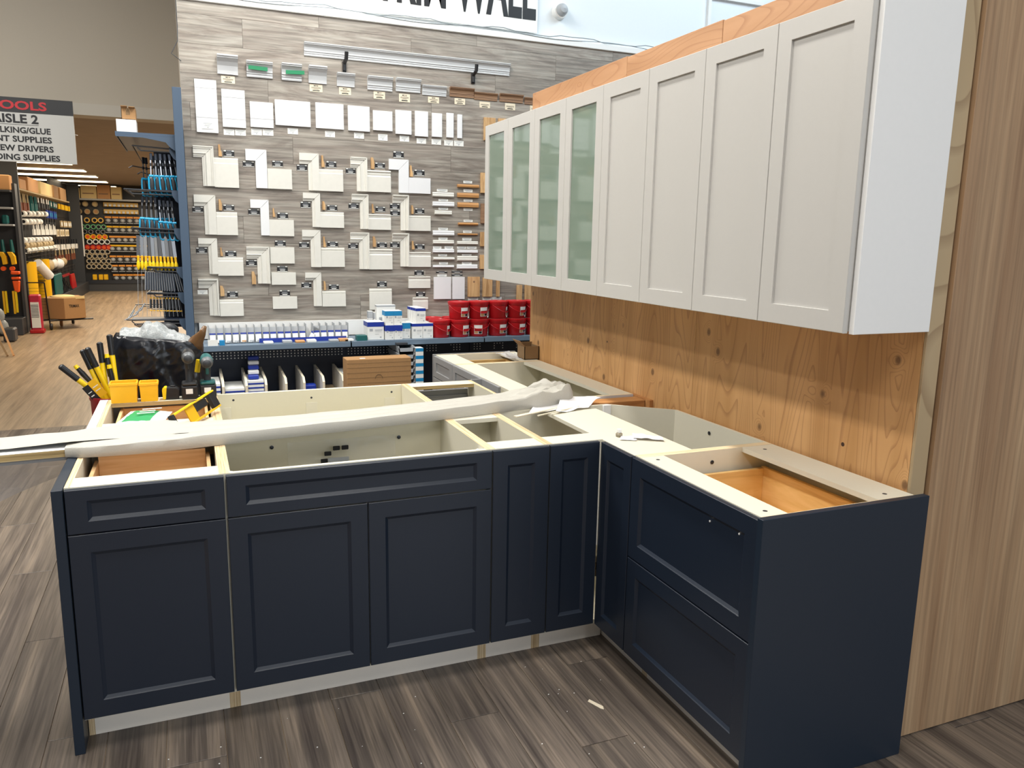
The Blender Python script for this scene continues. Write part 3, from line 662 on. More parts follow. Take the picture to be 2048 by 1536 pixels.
SETS = [
    (1, 1, -1.987, 2.243, -1.852, 0.078, 1.968, (-1.853, -1.689, 1.963, 2.168), 'ogee', 'step', [(-1.786, -1.711, 2.179, 2.224)], (-1.818, -1.795, 2.178, 2.259)),
    (1, 2, -1.636, 2.239, -1.491, 0.079, 1.968, (-1.489, -1.316, 1.967, 2.11), 'flat', 'flat', [(-1.657, -1.576, 2.116, 2.154), (-1.452, -1.375, 2.126, 2.168)], None),
    (1, 3, -1.259, 2.233, -1.118, 0.078, 1.966, (-1.119, -0.94, 1.965, 2.124), 'bead', 'step', [(-1.278, -1.2, 2.106, 2.149), (-1.062, -0.985, 2.138, 2.185)], (-1.098, -1.075, 2.139, 2.223)),
    (1, 4, -0.881, 2.224, -0.756, 0.079, 1.973, (-0.755, -0.572, 1.973, 2.134), 'ogee', 'ogee', [(-0.917, -0.842, 2.101, 2.141), (-0.692, -0.613, 2.152, 2.193)], (-0.725, -0.699, 2.144, 2.228)),
    (1, 5, -0.585, 2.225, -0.43, 0.079, 1.974, (-0.429, -0.253, 1.974, 2.093), 'flat', 'flat', [(-0.549, -0.464, 2.236, 2.286), (-0.383, -0.298, 2.11, 2.156)], (-0.419, -0.395, 2.1, 2.184)),
    (2, 1, -1.999, 1.906, -1.855, 0.079, 1.628, (-1.854, -1.711, 1.627, 1.789), 'bead', 'step', [(-2.013, -1.938, 1.783, 1.823), (-1.804, -1.728, 1.801, 1.843)], (-1.833, -1.813, 1.801, 1.879)),
    (2, 2, -1.617, 1.885, -1.489, 0.06, 1.629, (-1.489, -1.313, 1.626, 1.745), 'flat', 'flat', [(-1.634, -1.552, 1.776, 1.818), (-1.43, -1.351, 1.752, 1.797)], (-1.461, -1.444, 1.764, 1.827)),
    (2, 3, -1.241, 1.946, -1.116, 0.059, 1.697, (-1.116, -0.94, 1.695, 1.81), 'bead', 'step', [(-1.259, -1.184, 1.837, 1.882), (-1.064, -0.986, 1.821, 1.863)], (-1.099, -1.078, 1.826, 1.889)),
    (2, 4, -0.877, 1.951, -0.751, 0.063, 1.69, (-0.751, -0.575, 1.687, 1.805), 'ogee', 'ogee', [(-0.901, -0.822, 1.841, 1.881), (-0.693, -0.615, 1.824, 1.863)], (-0.722, -0.704, 1.814, 1.881)),
    (2, 5, -0.558, 1.957, -0.433, 0.062, 1.686, (-0.43, -0.253, 1.685, 1.802), 'crown', 'bead', [(-0.579, -0.501, 1.846, 1.89), (-0.577, -0.498, 1.796, 1.84), (-0.378, -0.3, 1.817, 1.86)], (-0.409, -0.393, 1.815, 1.881)),
    (3, 1, -1.985, 1.602, -1.858, 0.061, 1.346, (-1.86, -1.684, 1.334, 1.465), 'bead', 'step', [(-2.003, -1.926, 1.493, 1.535), (-1.806, -1.728, 1.469, 1.513)], (-1.839, -1.821, 1.476, 1.537)),
    (3, 2, -1.659, 1.546, -1.497, 0.088, 1.275, (-1.491, -1.316, 1.424, 1.544), 'ogee', 'flat', [(-1.455, -1.375, 1.549, 1.593), (-1.665, -1.587, 1.404, 1.449), (-1.445, -1.367, 1.362, 1.405)], (-1.628, -1.6, 1.271, 1.364)),
    (3, 3, -1.255, 1.675, -1.12, 0.074, 1.398, (-1.118, -0.941, 1.4, 1.545), 'bead', 'bead', [(-1.279, -1.202, 1.542, 1.584), (-1.069, -0.987, 1.55, 1.591)], (-1.099, -1.08, 1.549, 1.628)),
    (3, 4, -0.893, 1.663, -0.749, 0.077, 1.383, (-0.749, -0.566, 1.381, 1.539), 'ogee', 'ogee', [(-0.91, -0.833, 1.537, 1.579), (-0.684, -0.605, 1.547, 1.591)], (-0.718, -0.696, 1.555, 1.635)),
    (3, 5, -0.563, 1.664, -0.433, 0.066, 1.404, (-0.431, -0.252, 1.402, 1.518), 'crown', 'ogee', [(-0.58, -0.504, 1.55, 1.593), (-0.378, -0.299, 1.539, 1.581)], (-0.406, -0.386, 1.538, 1.606)),
    (4, 1, -2.0, 1.311, -1.864, 0.068, 1.043, (-1.861, -1.696, 1.038, 1.158), 'crown', 'step', [(-2.007, -1.939, 1.199, 1.23), (-1.807, -1.73, 1.173, 1.219)], (-1.852, -1.825, 1.185, 1.26)),
    (4, 3, -1.242, 1.356, -1.123, 0.059, 1.101, (-1.119, -0.939, 1.097, 1.215), 'bead', 'bead', [(-1.271, -1.195, 1.239, 1.281), (-1.066, -0.987, 1.222, 1.265)], (-1.104, -1.088, 1.222, 1.291)),
]
BLOCKS = [
    (-1.488, -1.311, 1.266, 1.358, 'flat'),
    (-1.485, -1.307, 1.085, 1.177, 'flat'),
    (-0.752, -0.574, 1.065, 1.231, 'bead'),
    (-0.435, -0.256, 1.233, 1.324, 'ogee'),
    (-0.401, -0.276, 1.062, 1.156, 'ogee'),
]
BTAGS = [
    (-1.434, -1.356, 1.179, 1.225),
    (-0.688, -0.61, 1.24, 1.288),
    (-0.385, -0.306, 1.332, 1.374),
    (-0.373, -0.295, 1.159, 1.202),
    (-0.204, -0.109, 1.348, 1.367),
    (-0.072, 0.023, 1.352, 1.37),
    (-0.072, 0.023, 1.326, 1.344),
]
STRIPS = [
    (-0.235, -0.058, 1.955, 1.99),
    (-0.234, -0.055, 1.881, 1.916),
    (-0.217, -0.075, 1.816, 1.847),
    (-0.233, -0.054, 1.652, 1.69),
    (-0.231, -0.056, 1.586, 1.615),
    (-0.233, -0.055, 1.515, 1.544),
    (-0.229, -0.051, 1.457, 1.478),
    (-0.233, -0.055, 1.398, 1.416),
    (-0.027, 0.15, 1.584, 1.61),
    (-0.025, 0.15, 1.515, 1.54),
    (-0.026, 0.149, 1.451, 1.49),
    (-0.029, 0.148, 1.386, 1.421),
]
OAKS = [
    (-0.028, 0.156, 2.037, 2.059, 0),
    (-0.028, 0.155, 1.958, 1.992, 0),
    (-0.025, 0.153, 1.881, 1.917, 0),
    (-0.02, 0.149, 1.737, 1.758, 1),
    (-0.022, 0.148, 1.658, 1.672, 1),
]
STAGS = [
    (-0.197, -0.108, 1.995, 2.015),
    (-0.183, -0.103, 1.921, 1.937),
    (-0.183, -0.103, 1.854, 1.871),
    (-0.185, -0.105, 1.693, 1.713),
    (-0.183, -0.107, 1.617, 1.635),
    (-0.229, -0.159, 1.546, 1.565),
    (-0.132, -0.06, 1.545, 1.567),
    (-0.185, -0.111, 1.485, 1.504),
    (-0.178, -0.104, 1.421, 1.439),
    (0.019, 0.098, 1.614, 1.635),
    (-0.026, 0.054, 1.548, 1.566),
    (0.06, 0.142, 1.548, 1.567),
    (0.016, 0.099, 1.493, 1.506),
    (0.017, 0.101, 1.421, 1.443),
    (0.025, 0.1, 2.069, 2.088),
    (0.027, 0.104, 1.999, 2.021),
    (0.028, 0.105, 1.924, 1.942),
    (0.028, 0.106, 1.852, 1.872),
    (0.029, 0.107, 1.763, 1.781),
    (0.025, 0.1, 1.676, 1.695),
    (-0.193, -0.114, 1.324, 1.342),
    (0.072, 0.161, 1.127, 1.155),
    (0.2, 0.281, 1.127, 1.153),
    (0.285, 0.371, 1.13, 1.152),
]
VBLOCKS = [
    (-0.225, -0.08, 1.142, 1.32, 'w'),
    (-0.068, 0.037, 1.14, 1.32, 'w'),
    (0.067, 0.169, 1.158, 1.321, 'p'),
    (0.198, 0.281, 1.157, 1.315, 'p'),
    (0.319, 0.348, 1.156, 1.302, 'p'),
    (0.506, 0.552, 1.126, 1.251, 'p'),
    (0.58, 0.639, 1.125, 1.251, 'p'),
    (0.193, 0.29, 2.411, 2.587, 'p'),
    (0.317, 0.399, 2.414, 2.588, 'p'),
    (0.17, 0.247, 1.998, 2.157, 'p'),
    (0.174, 0.251, 1.756, 1.914, 'o'),
    (0.172, 0.253, 1.571, 1.686, 'p'),
    (0.17, 0.255, 1.386, 1.501, 'p'),
]
# ================================================================ TRIM SAMPLES
YS = 3.5795
PROF = {
 'flat': [(0, .014), (1, .014)],
 'bead': [(0, .017), (.66, .017), (.68, .012), (.76, .012), (.80, .010), (1, .008)],
 'step': [(0, .018), (.05, .02), (.22, .02), (.25, .014), (1, .012)],
 'ogee': [(0, .021), (.10, .021), (.13, .017), (.22, .018), (.27, .014), (.62, .013), (.66, .017), (.72, .012), (.88, .010), (.90, .007), (1, .007)],
 'crown': [(0, .026), (.14, .026), (.20, .018), (.36, .014), (.42, .017), (.60, .013), (.64, .009), (.86, .007), (1, .006)],
}
BPROF = {'flat': [(0, .013), (1, .013)], 'step': [(0, .010), (.03, .012), (.17, .012), (.20, .015), (1, .015)],
 'ogee': [(0, .014), (.06, .016), (.10, .009), (.18, .011), (.24, .009), (.30, .014), (.34, .014), (1, .014)], 'bead': [(0, .012), (.10, .014), (.14, .010), (.16, .014), (1, .014)]}
def casing(x0, z1, x1, w_, zb, kind):
    pr = PROF[kind]; b = B(); ring = []
    for st in (0, 1, 1.5, 1.9, 2):
        pts = [(0, 0)]+[(u*w_, t) for u, t in pr]+[(w_, 0)]
        for u, t in pts:
            g = .0016 if st == 1 else 0; h = .0016 if st == 1.9 else 0; t2 = max(0, t*1.25-(.005 if st == 1.5 else 0))
            X = x0 if st == 0 else x1-u-g; Z = zb if st == 2 else z1-u-h
            b.v.append((X, YS-t2, Z))
    n = len(pr)+2
    for s_ in (0, 1, 2, 3):
        for i in range(n-1): b.f.append((s_*n+i, s_*n+i+1, (s_+1)*n+i+1, (s_+1)*n+i)); b.m.append(0)
    b.f.append(tuple(range(n))); b.m.append(0); b.f.append(tuple(range(5*n-1, 4*n-1, -1))); b.m.append(0)
    return b
def basepiece(x0, x1, z0, z1, kind):
    h = z1-z0; pts = [(YS, z1)]+[(YS-t*1.2, z1-u*h) for u, t in BPROF[kind]]+[(YS, z0)]
    return B().prism(pts, 'x', x0, x1)
def price_tag(x0, x1, z0, z1, style, label, txt=''):
    W, H = x1-x0, z1-z0; b = B(); y = YS-.0006
    if style == 'dark':
        b.box(x0, x1, y-.0012, y, z0, z1, 0)
        yy = y-.0016
        def r(a, c, d, e, m): b.q([(x0+a*W, yy, z0+d*H), (x0+c*W, yy, z0+d*H), (x0+c*W, yy, z0+e*H), (x0+a*W, yy, z0+e*H)], m)
        r(.04, .26, .80, .97, 1); r(.30, .72, .84, .93, 2); r(.76, .97, .80, .97, 1); r(.03, .97, .02, .10, 1)
        r(.28, .74, .22, .34, 1); r(.2, .8, .44, .50, 2); r(.26, .72, .60, .66, 2)
        ms = [INK, LABEL, SILVER]
    elif style == 'white':
        b.box(x0, x1, y-.0012, y, z0, z1, 0); yy = y-.0016
        def r(a, c, d, e, m): b.q([(x0+a*W, yy, z0+d*H), (x0+c*W, yy, z0+d*H), (x0+c*W, yy, z0+e*H), (x0+a*W, yy, z0+e*H)], m)
        r(.1, .9, .82, .9, 1); r(.22, .78, .64, .7, 1); r(.2, .66, .42, .5, 1)
        b.q([(x0+.4*W, yy, z0+.32*H), (x0+.5*W, yy, z0+.1*H), (x0+.6*W, yy, z0+.32*H)], 1)
        ms = [LABEL, SILVER]
    elif style == 'strip':
        b.box(x0, x1, y-.0012, y, z0, z1, 0); yy = y-.0016
        b.q([(x0+.1*W, yy, z0+.55*H), (x0+.9*W, yy, z0+.55*H), (x0+.9*W, yy, z0+.8*H), (x0+.1*W, yy, z0+.8*H)], 1)
        b.q([(x0+.25*W, yy, z0+.2*H), (x0+.75*W, yy, z0+.2*H), (x0+.75*W, yy, z0+.35*H), (x0+.25*W, yy, z0+.35*H)], 1)
        ms = [LABEL, SILVER]
    else:
        b.box(x0, x1, y-.0012, y, z0, z1, 0)
        if txt: text_b(txt, (x0+x1)/2, y-.0012, z0+.72*H, .2*H, align='c', t=.0005, bold=.02, m=1, b=b)
        yy = y-.0016
        for a, c, d, e in ((.12, .88, .56, .61), (.12, .88, .45, .49), (.3, .7, .34, .38), (.22, .78, .12, .24)):
            b.q([(x0+a*W, yy, z0+d*H), (x0+c*W, yy, z0+d*H), (x0+c*W, yy, z0+e*H), (x0+a*W, yy, z0+e*H)], 1)
        ms = [MDF, INK]
    return mk('price_tag', b, ms, label=label, cat='price tag', group='price tags on the sample wall')
RW = ['top', 'second', 'third', 'bottom']
CD = {'flat': 'plain flat', 'bead': 'inner-stepped', 'step': 'stepped', 'ogee': 'ogee moulded', 'crown': 'deeply fluted'}
for r, c, x0, z1, x1, w_, zb, br, pc, pb, tags, wd in SETS:
    col = ORD[c-1] if not (r == 4 and c == 3) else 'second'
    nm = RW[r-1]+' trim row, '+col+' from left'
    mk('casing_sample', casing(x0, z1, x1, w_, zb, pc), [PRIMW if pc == 'flat' else PRIMER], label='white mitred casing sample, '+CD[pc]+', '+nm, cat='trim sample', group='mitred casing samples on the wall')
    if r == 3 and c == 2: bl = [('upper', br)]
    else: bl = [('', br)]
    for q, rc in bl:
        mk('skirting_sample', basepiece(rc[0], rc[1], rc[2], rc[3], pb), [PRIMW if (r, c) == (1, 5) else PRIMER], label=(q+' ' if q else '')+CD[pb]+' white skirting block beside casing, '+nm, cat='trim sample', group='skirting samples on the wall')
    for i, tg in enumerate(tags):
        pos = 'left of the casing' if tg[0] < x1-w_ and tg[2] < z1 and i == 0 and len(tags) > 1 else 'above the skirting block'
        if (r, c) == (1, 5) and i == 0: pos = 'above the casing'
        if (r, c) == (2, 5): pos = ['upper one left of the casing', 'lower one left of the casing', 'above the skirting block'][i]
        if (r, c) == (3, 2): pos = ['above the upper block', 'left of the casing', 'above the lower block'][i]
        price_tag(*tg, 'dark' if not (r == 4 and c == 1 and i == 0) else 'white', 'dark price tag '+pos+', '+nm)
    if wd:
        a, d, e, f = wd
        pts = [(a, e), (d, e), (d-(d-a)*.1, e+(f-e)*.35), (a+(d-a)*.62, e+(f-e)*.55), (a+(d-a)*.5, f), (a, f)] if (r+c) % 2 == 0 else [(a, e), (d, e), (d, e+(f-e)*.6), (a+(d-a)*.6, f), (a, f)]
        mk('profile_offcut', B().prism(pts, 'y', YS-.018, YS), [PINE], label='thin bare wood offcut, '+nm, cat='trim sample', group='bare wood profile offcuts')
BL = ['plain white block under the two-block sample in the third row', 'plain white block alone in the bottom row, second from left', 'white beaded skirting block alone above the screw boxes', 'small white moulded block, below the fifth column', 'white moulded block half hidden behind the blue and white boxes']
for (a, d, e, f, kd), l in zip(BLOCKS, BL): mk('skirting_sample', basepiece(a, d, e, f, kd), [PRIMER], label=l, cat='trim sample', group='skirting samples on the wall')
BT = ['above the lone plain block', 'above the lone beaded block', 'above the small moulded block in column five', 'above the block behind the boxes', 'above the wide white board by the pails', 'upper one above the narrow white board', 'lower one above the narrow white board']
for tg, l in zip(BTAGS, BT): price_tag(*tg, 'dark', 'small dark price tag '+l)
for i, (a, d, e, f) in enumerate(BOARDS):
    gro = {0: [(e+f)/2+.12, e+.10], 1: [f-.055, e+.055], 2: [e+.058]}.get(i, [])
    b = B(); zs = [e]+sorted(gro)+[f]
    for j in range(len(zs)-1): b.box(a, d, YS-.016, YS, zs[j]+(.0015 if j else 0), zs[j+1]-(.0015 if j < len(zs)-2 else 0))
    if gro: b.box(a+.001, d-.001, YS-.012, YS-.001, e+.001, f-.001)
    mk('board_sample', b, [PRIMW], bev=.0006, label='white flat board sample, %s from left%s' % (ORD[i], {0: ', tall with two grooves and a tag on it', 1: ', with two grooves', 2: ', with one groove', 3: ', widest of the plain ones', 11: ', the thinnest'}.get(i, '')), cat='trim sample', group='flat board samples')
for i, tg in enumerate(WTAGS): price_tag(tg[0], tg[1], tg[2]+.0, tg[3], 'white', 'small white price tag under the flat boards, %s from left' % ORD[i]) if i else None
tg = WTAGS[0]; o = price_tag(*tg, 'white', 'small white price tag stuck on the tall grooved board'); o.location.y -= .0165
CROWNL = ['plain cove with a ribbed top edge', 'with green tape across it, left one', 'with green tape across it, right one', 'cove', 'low cove', 'ribbed', 'ribbed, with a curled tag below', 'slim silver-white', 'brown, left end of the brown ones', 'brown, thin, second of the brown ones', 'brown, third of the brown ones', 'brown, partly behind the plywood']
def crown(x0, x1, z0, z1, kind, mat_, **kw):
    h = z1-z0
    if kind == 'a': P_ = [(0, .055), (.08, .055), (.10, .048), (.17, .048), (.2, .042), (.35, .026), (.55, .014), (.8, .009), (.96, .008), (1, .010)]
    else: P_ = [(0, .05), (.07, .05), (.10, .044), (.16, .044), (.2, .034), (.36, .022), (.55, .018), (.66, .019), (.70, .012), (.80, .014), (.84, .008), (.93, .012), (1, .010)]
    s_ = h/.11
    pts = [(YS, z1)]+[(YS-t*s_, z1-u*h) for u, t in P_]+[(YS, z0)]
    return B().prism(pts, 'x', x0, x1)
for i, (a, d, e, f, kd, st) in enumerate(CROWNS):
    t = thing('crown_sample', ((a+d)/2, YS, e), 'short crown moulding sample, %s from left, %s' % (ORD[i], CROWNL[i]), 'trim sample', 'crown moulding samples')
    mk('moulding', crown(a, d, e, f, kd, None), [BROWNT if st == 2 else CROWNM], t)
    if st == 1:
        zc = (e+f)/2+(.008 if i == 1 else -.004); dz = .004 if i == 2 else -.006
        b = B(); W = .13; xa = a+.012 if i == 1 else a+.028
        b.box(xa, xa+W, YS-.034, YS-.030, zc-.013, zc+.013)
        mk('green_tape', b.rot(Matrix.Translation((xa, 0, zc)) @ Matrix.Rotation(-.05 if i == 2 else .03, 4, 'Y') @ Matrix.Translation((-xa, 0, -zc))), [GREEN], t)
a = LONG[0]
t = thing('crown_length', ((a[0]+a[4])/2, YS, a[3]), 'long white crown moulding length held by two black clamps near the top of the wall', 'trim sample')
mk('moulding', crown(a[0], a[4], 2.918, 3.008, 'b', None), [CROWNM], t)
for i, (x0, x1, z0, z1) in enumerate(CLAMPS):
    t = thing('clamp', ((x0+x1)/2, YS, z0), 'black '+('left' if i == 0 else 'right')+' clamp bracket holding the long crown moulding', 'clamp')
    xm = (x0+x1)/2
    mk('arm', B().tube([(xm, YS-.012, z0+.01), (xm, YS-.014, z0+.06), (xm+.004, YS-.07, z0+.085), (xm+.006, YS-.075, z1-.01)], .014, 8), [BLACK], t, smooth=True)
    mk('plate', B().box(x0+.003, x1-.003, YS-.012, YS, z0, z0+.075), [BLACK], t, bev=.003)
for i, (a, d, e, f, s_) in enumerate(MTAGS): price_tag(a, d, e, f, 'paper', 'small cream price tag %s from the left under the crown samples' % ORD[i], s_)
for i, (a, d, e, f) in enumerate(STRIPS):
    rd = i == 6; h = f-e
    pts = [(YS, e), (YS-.012, e), (YS-.016, e+h*.25), (YS-.018 if rd else YS-.013, e+h*.5), (YS-.014, e+h*.8), (YS-.009, f), (YS, f)]
    w_ = ('left' if i < 8 else 'right')
    mk('moulding_strip', B().prism(pts, 'x', a, d), [PRIMER if i % 2 == 0 else PRIMW], label='short white moulding strip, %s from top, %s white column' % (ORD[i if i < 8 else i-8], w_), cat='trim sample', group='short white moulding strips')
for i, (a, d, e, f, rd) in enumerate(OAKS):
    r_ = (f-e)/2
    b = B().tube([(a, YS-r_, (e+f)/2), (d, YS-r_, (e+f)/2)], r_, 12) if rd else B().prism([(YS, e), (YS-.016, e), (YS-.018, e+(f-e)*.5), (YS-.012, f), (YS, f)], 'x', a, d)
    mk('oak_strip', b, [OAKH], smooth=bool(rd), label='short oak %s, %s from the top of the oak column' % ('dowel' if rd else 'strip', ORD[i]), cat='trim sample', group='short oak strips')
SL = ['%s from the top in the left small-strip column' % ORD[i] for i in range(9)]+['%s from the top in the right white column' % ORD[i] for i in range(5)]+['%s from the top in the oak column' % ORD[i] for i in range(6)]+['second one above the wide white board', 'under the wide pine board', 'under the middle pine board', 'under the narrow pine strip']
for tg, l in zip(STAGS, SL): price_tag(*tg, 'strip', 'tiny white price strip '+l)
VL = ['wide flat white board low on the wall, left of the pine', 'narrow flat white board low on the wall, left of the pine', 'pine board with a dark knot, low on the wall', 'plain pine board low on the wall, middle one', 'narrow pine stick low on the wall', 'thin pine strip near the plywood edge', 'pine strip against the plywood edge', 'upright pine board left of the glass cupboards, taller one', 'upright pine board behind the top of the glass cupboards', 'pine piece beside the cupboards, topmost of four', 'brown piece beside the cupboards, second of four', 'pine piece beside the cupboards, third of four', 'pine piece beside the cupboards, lowest of four']
for (a, d, e, f, kd), l in zip(VBLOCKS, VL):
    b = B().box(a, d, YS-.017, YS, e, f)
    if l.startswith('pine board with a dark knot'):
        t = thing('pine_sample', ((a+d)/2, YS, e), l, 'trim sample', 'wood samples at the right'); mk('board', b, [PINE], t, bev=.0006)
        mk('knot', B().lathe([(.0005, -.001), (.008, -.0008), (.009, 0)], ((a+d)/2, YS-.017, f-.04), 'y', 12), [BROWNT], t)
    else: mk('board_sample' if kd == 'w' else 'pine_sample', b, [{'w': PRIMW, 'p': PINE, 'o': BROWNT}[kd]], bev=.0006, label=l, cat='trim sample', group='wood samples at the right')
# ---- sign and wires above
t = thing('wall_sign', (.0, 3.6, 3.27), 'white sign with black capitals above the sample wall', 'sign')
mk('board', B().box(-.755, .655, 3.60, 3.625, 3.275, 3.95), [WHITE], t, label=None)
mk('lettering', text_b('TRIM WALL', -.67, 3.60, 3.385, .42, width=1.31, bold=.03), [INK], t, label='black capitals TRIM WALL')
t = thing('wall_camera', (.86, 3.58, 3.44), 'small round white and steel camera on the white wall', 'camera')
mk('housing', B().lathe([(.002, -.06), (.03, -.055), (.045, -.03), (.05, 0), (.05, .045)], (.86, 3.585, 3.47), 'y', 20), [SILVER], t, smooth=True)
mk('base', B().lathe([(.002, -.01), (.06, -.01), (.065, .04)], (.86, 3.59, 3.47), 'y', 20), [WHITE], t, smooth=True)
pts = [(-1.95+.1*i, 3.56, 3.262+.010*math.sin(i*.9)+.006*math.sin(i*2.3)) for i in range(42)]
mk('cable', B().tube(pts, .0035, 5), [WIREM], smooth=True, label='thin grey cable running loosely along the top of the sample wall', cat='cable')
pts = [(-2.0+.1*i, 3.563, 3.249+.012*math.sin(i*.55+2)) for i in range(42)]
mk('cable', B().tube(pts, .003, 5), [WIREM], smooth=True, label='lower thin grey cable along the white strip over the planks', cat='cable')
mk('cable', B().tube([(-2.045, 3.6, 3.3), (-2.043, 3.58, 3.02), (-2.047, 3.58, 2.93), (-2.09, 3.58, 2.845), (-2.03, 3.57, 2.80)], .003, 5), [DARK], label='short dark wire at the left edge of the planks', cat='cable')
mk('conduit', B().box(2.30, 2.33, 3.60, 3.63, 3.2, 3.75), [WHITE], label='white cable conduit on the wall above the plywood', cat='conduit')
mk('conduit', B().box(2.30, 2.9, 3.60, 3.63, 3.75, 3.78), [WHITE], label='level white cable conduit high on the wall', cat='conduit')
# ================================================================ GONDOLA UNDER THE SAMPLES
t = thing('store_shelving', (-.4, 3.5, 0), 'dark navy pegboard shelving bay under the sample wall', 'shelving')
mk('pegboard', B().box(-2.02, 1.6, 3.50, 3.54, .12, .87), [NAVYPEG], t)
mk('base_deck', B().box(-2.02, 1.6, 3.05, 3.50, 0, .36), [NAVYPEG], t)
for x in (-2.02, -.985, .06, 1.10): mk('upright', B().box(x, x+.035, 3.495, 3.4995, .36, .87), [NAVYPEG], t)
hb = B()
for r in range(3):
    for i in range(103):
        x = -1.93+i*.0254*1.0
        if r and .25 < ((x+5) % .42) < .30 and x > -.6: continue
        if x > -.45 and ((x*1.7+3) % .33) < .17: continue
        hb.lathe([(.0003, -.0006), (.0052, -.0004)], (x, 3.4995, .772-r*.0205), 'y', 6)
mk('peg_light_discs', hb, [LABEL], t, kind='stuff', label='rows of small pale discs for light through peg holes')  # pale discs paint in the light seen through the pegboard holes
b = B()
for x0, x1 in ((-2.018, -.988), (-.978, .055), (.065, 1.09)):
    pass
for i, (x0, x1) in enumerate(((-2.018, -.988), (-.978, .055), (.065, 1.09))):
    s_ = mk('shelf', B().box(x0, x1, 3.15, 3.4995, .862, .873), [BLUESH], t, bev=.001, label='blue-grey metal shelf')
    mk('shelf_lip', B().box(x0, x1, 3.144, 3.1495, .836, .874), [BLUESH], s_, bev=.001)
    mk('shelf_bracket', B().prism([(3.16, .861), (3.495, .861), (3.495, .79)], 'x', x0+.002, x0+.006), [NAVYPEG], s_)
# pails
def pail(x, y, z, a, label):
    t = thing('plastic_pail', (x, y, z), label, 'pail', 'red plastic pails on the shelf')
    mk('body', B().lathe([(.002, .001), (.070, .001), (.072, .004), (.079, .108), (.083, .109), (.083, .121), (.08, .122)], (x, y, z), 'z', 24), [RED], t, smooth=True)
    mk('lid', B().lathe([(.086, .119), (.087, .134), (.083, .137), (.078, .131), (.002, .130)], (x, y, z), 'z', 24), [RED], t, smooth=True)
    b = B(); n = 6
    for k_ in range(n+1):
        u = a-.42+.84*k_/n; b.v += [(x+.0765*math.sin(u), y-.0765*math.cos(u), z+.022), (x+.0805*math.sin(u), y-.0805*math.cos(u), z+.092)]
    for k_ in range(n): b.f.append((2*k_, 2*k_+2, 2*k_+3, 2*k_+1)); b.m.append(0)
    lb = mk('paper_label', b, [LABEL], t)
    for zz0, zz1, da, db, mm in ((.044, .066, -.38, .38, RED), (.026, .042, .05, .36, INK), (.026, .042, -.38, -.02, CARDO)):
        b = B(); 
        for k_ in range(n+1):
            u = a+da+(db-da)*k_/n; r_ = .0772
            for zz in (zz0, zz1):
                rr = .0772+(zz-.022)*.0572+.0003; b.v.append((x+rr*math.sin(u), y-rr*math.cos(u), z+zz))
        for k_ in range(n): b.f.append((2*k_, 2*k_+2, 2*k_+3, 2*k_+1)); b.m.append(0)
        mk('print_block', b, [mm], lb)
    pts = []
    for k_ in range(11):
        u = -1.45+2.9*k_/10+a*.6; dr = math.cos((k_-5)/5*math.pi/2)
        pts.append((x+.089*math.sin(u), y-.089*math.cos(u), z+.108-.058*dr*(1 if a > 0 else .8)))
    mk('handle', B().tube(pts, .0022, 6), [RED], t, smooth=True)
for i, (x, a) in enumerate([(-.12, .35), (.043, .3), (.205, 1.1), (.365, .5), (.525, .4)]):
    pail(x, 3.25, 1.012, a, 'red pail in the upper row on the shelf, %s from the left' % ORD[i])
for i, (x, a) in enumerate([(-.275, .95), (-.115, .5), (.045, -.35), (.205, .35), (.367, .45), (.53, .3)]):
    pail(x, 3.25, .874, a, 'red pail in the lower row on the shelf, %s from the left' % ORD[i])
pail(-.29, 3.42, .874, .6, 'red pail behind the lower row, only its lid and side showing'); pail(-.12, 3.42, .874, .6, 'red pail at the back, behind the second lower pail')
# screw boxes
def sbox(x0, x1, y0, z0, z1, band, dp, label, frac=.27, place=None):
    t = thing('screw_box', ((x0+x1)/2, y0+dp/2, z0), label, 'box', 'blue and white screw boxes')
    mk('box_body', B().box(x0, x1, y0, y0+dp, z0, z1), [LABEL], t, bev=.0008)
    h = z1-z0; mk('colour_band', B().box(x0-.0006, x1+.0006, y0-.0006, y0+dp+.0006, z1-h*frac, z1-.002), [band], t)
    yy = y0-.0008; b = B(); W = x1-x0
    for a, c, d, e in ((.45, .9, .52, .56), (.45, .85, .44, .46), (.12, .32, .48, .62), (.75, .85, .1, .18), (.45, .7, .3, .32)): b.q([(x0+a*W, yy, z0+d*h), (x0+c*W, yy, z0+d*h), (x0+c*W, yy, z0+e*h), (x0+a*W, yy, z0+e*h)])
    mk('print_marks', b, [SILVER], t)
sbox(-.85, -.727, 3.2, .874, 1.008, BLUE, .14, 'large white box with a dark blue top band, left of the stacked pair')
sbox(-.72, -.657, 3.17, .874, .985, BLUE, .10, 'lower left box of the four-box stack, deep blue top', .42)
sbox(-.655, -.592, 3.17, .874, .985, BLUE, .10, 'lower right box of the four-box stack, deep blue top', .42)
sbox(-.72, -.657, 3.18, .987, 1.09, TBLUE, .10, 'upper left box of the four-box stack, light blue top', .36)
sbox(-.655, -.592, 3.18, .987, 1.09, TBLUE, .10, 'upper right box of the four-box stack, light blue top', .36)
sbox(-.585, -.52, 3.21, .874, .995, TBLUE, .11, 'box with a teal-blue band between the two stacks', .38)
sbox(-.51, -.429, 3.19, .874, .99, BLUE, .22, 'left base box under the tall stack beside the pails', .2)
sbox(-.427, -.346, 3.19, .874, .99, BLUE, .22, 'right base box beside the pails', .2)
for i in range(4): sbox(-.478-.004*i, -.402-.004*i, 3.2+.052*i, .992, 1.105, BLUE, .050, 'upper row screw box, %s from the front' % ORD[i], .2)
sbox(-.80, -.765, 3.40, .874, 1.07, SILVER, .05, 'small dark-marked box standing behind the large white box, left')
sbox(-.76, -.73, 3.40, .874, 1.06, SILVER, .05, 'small dark-marked box standing behind the large white box, right')
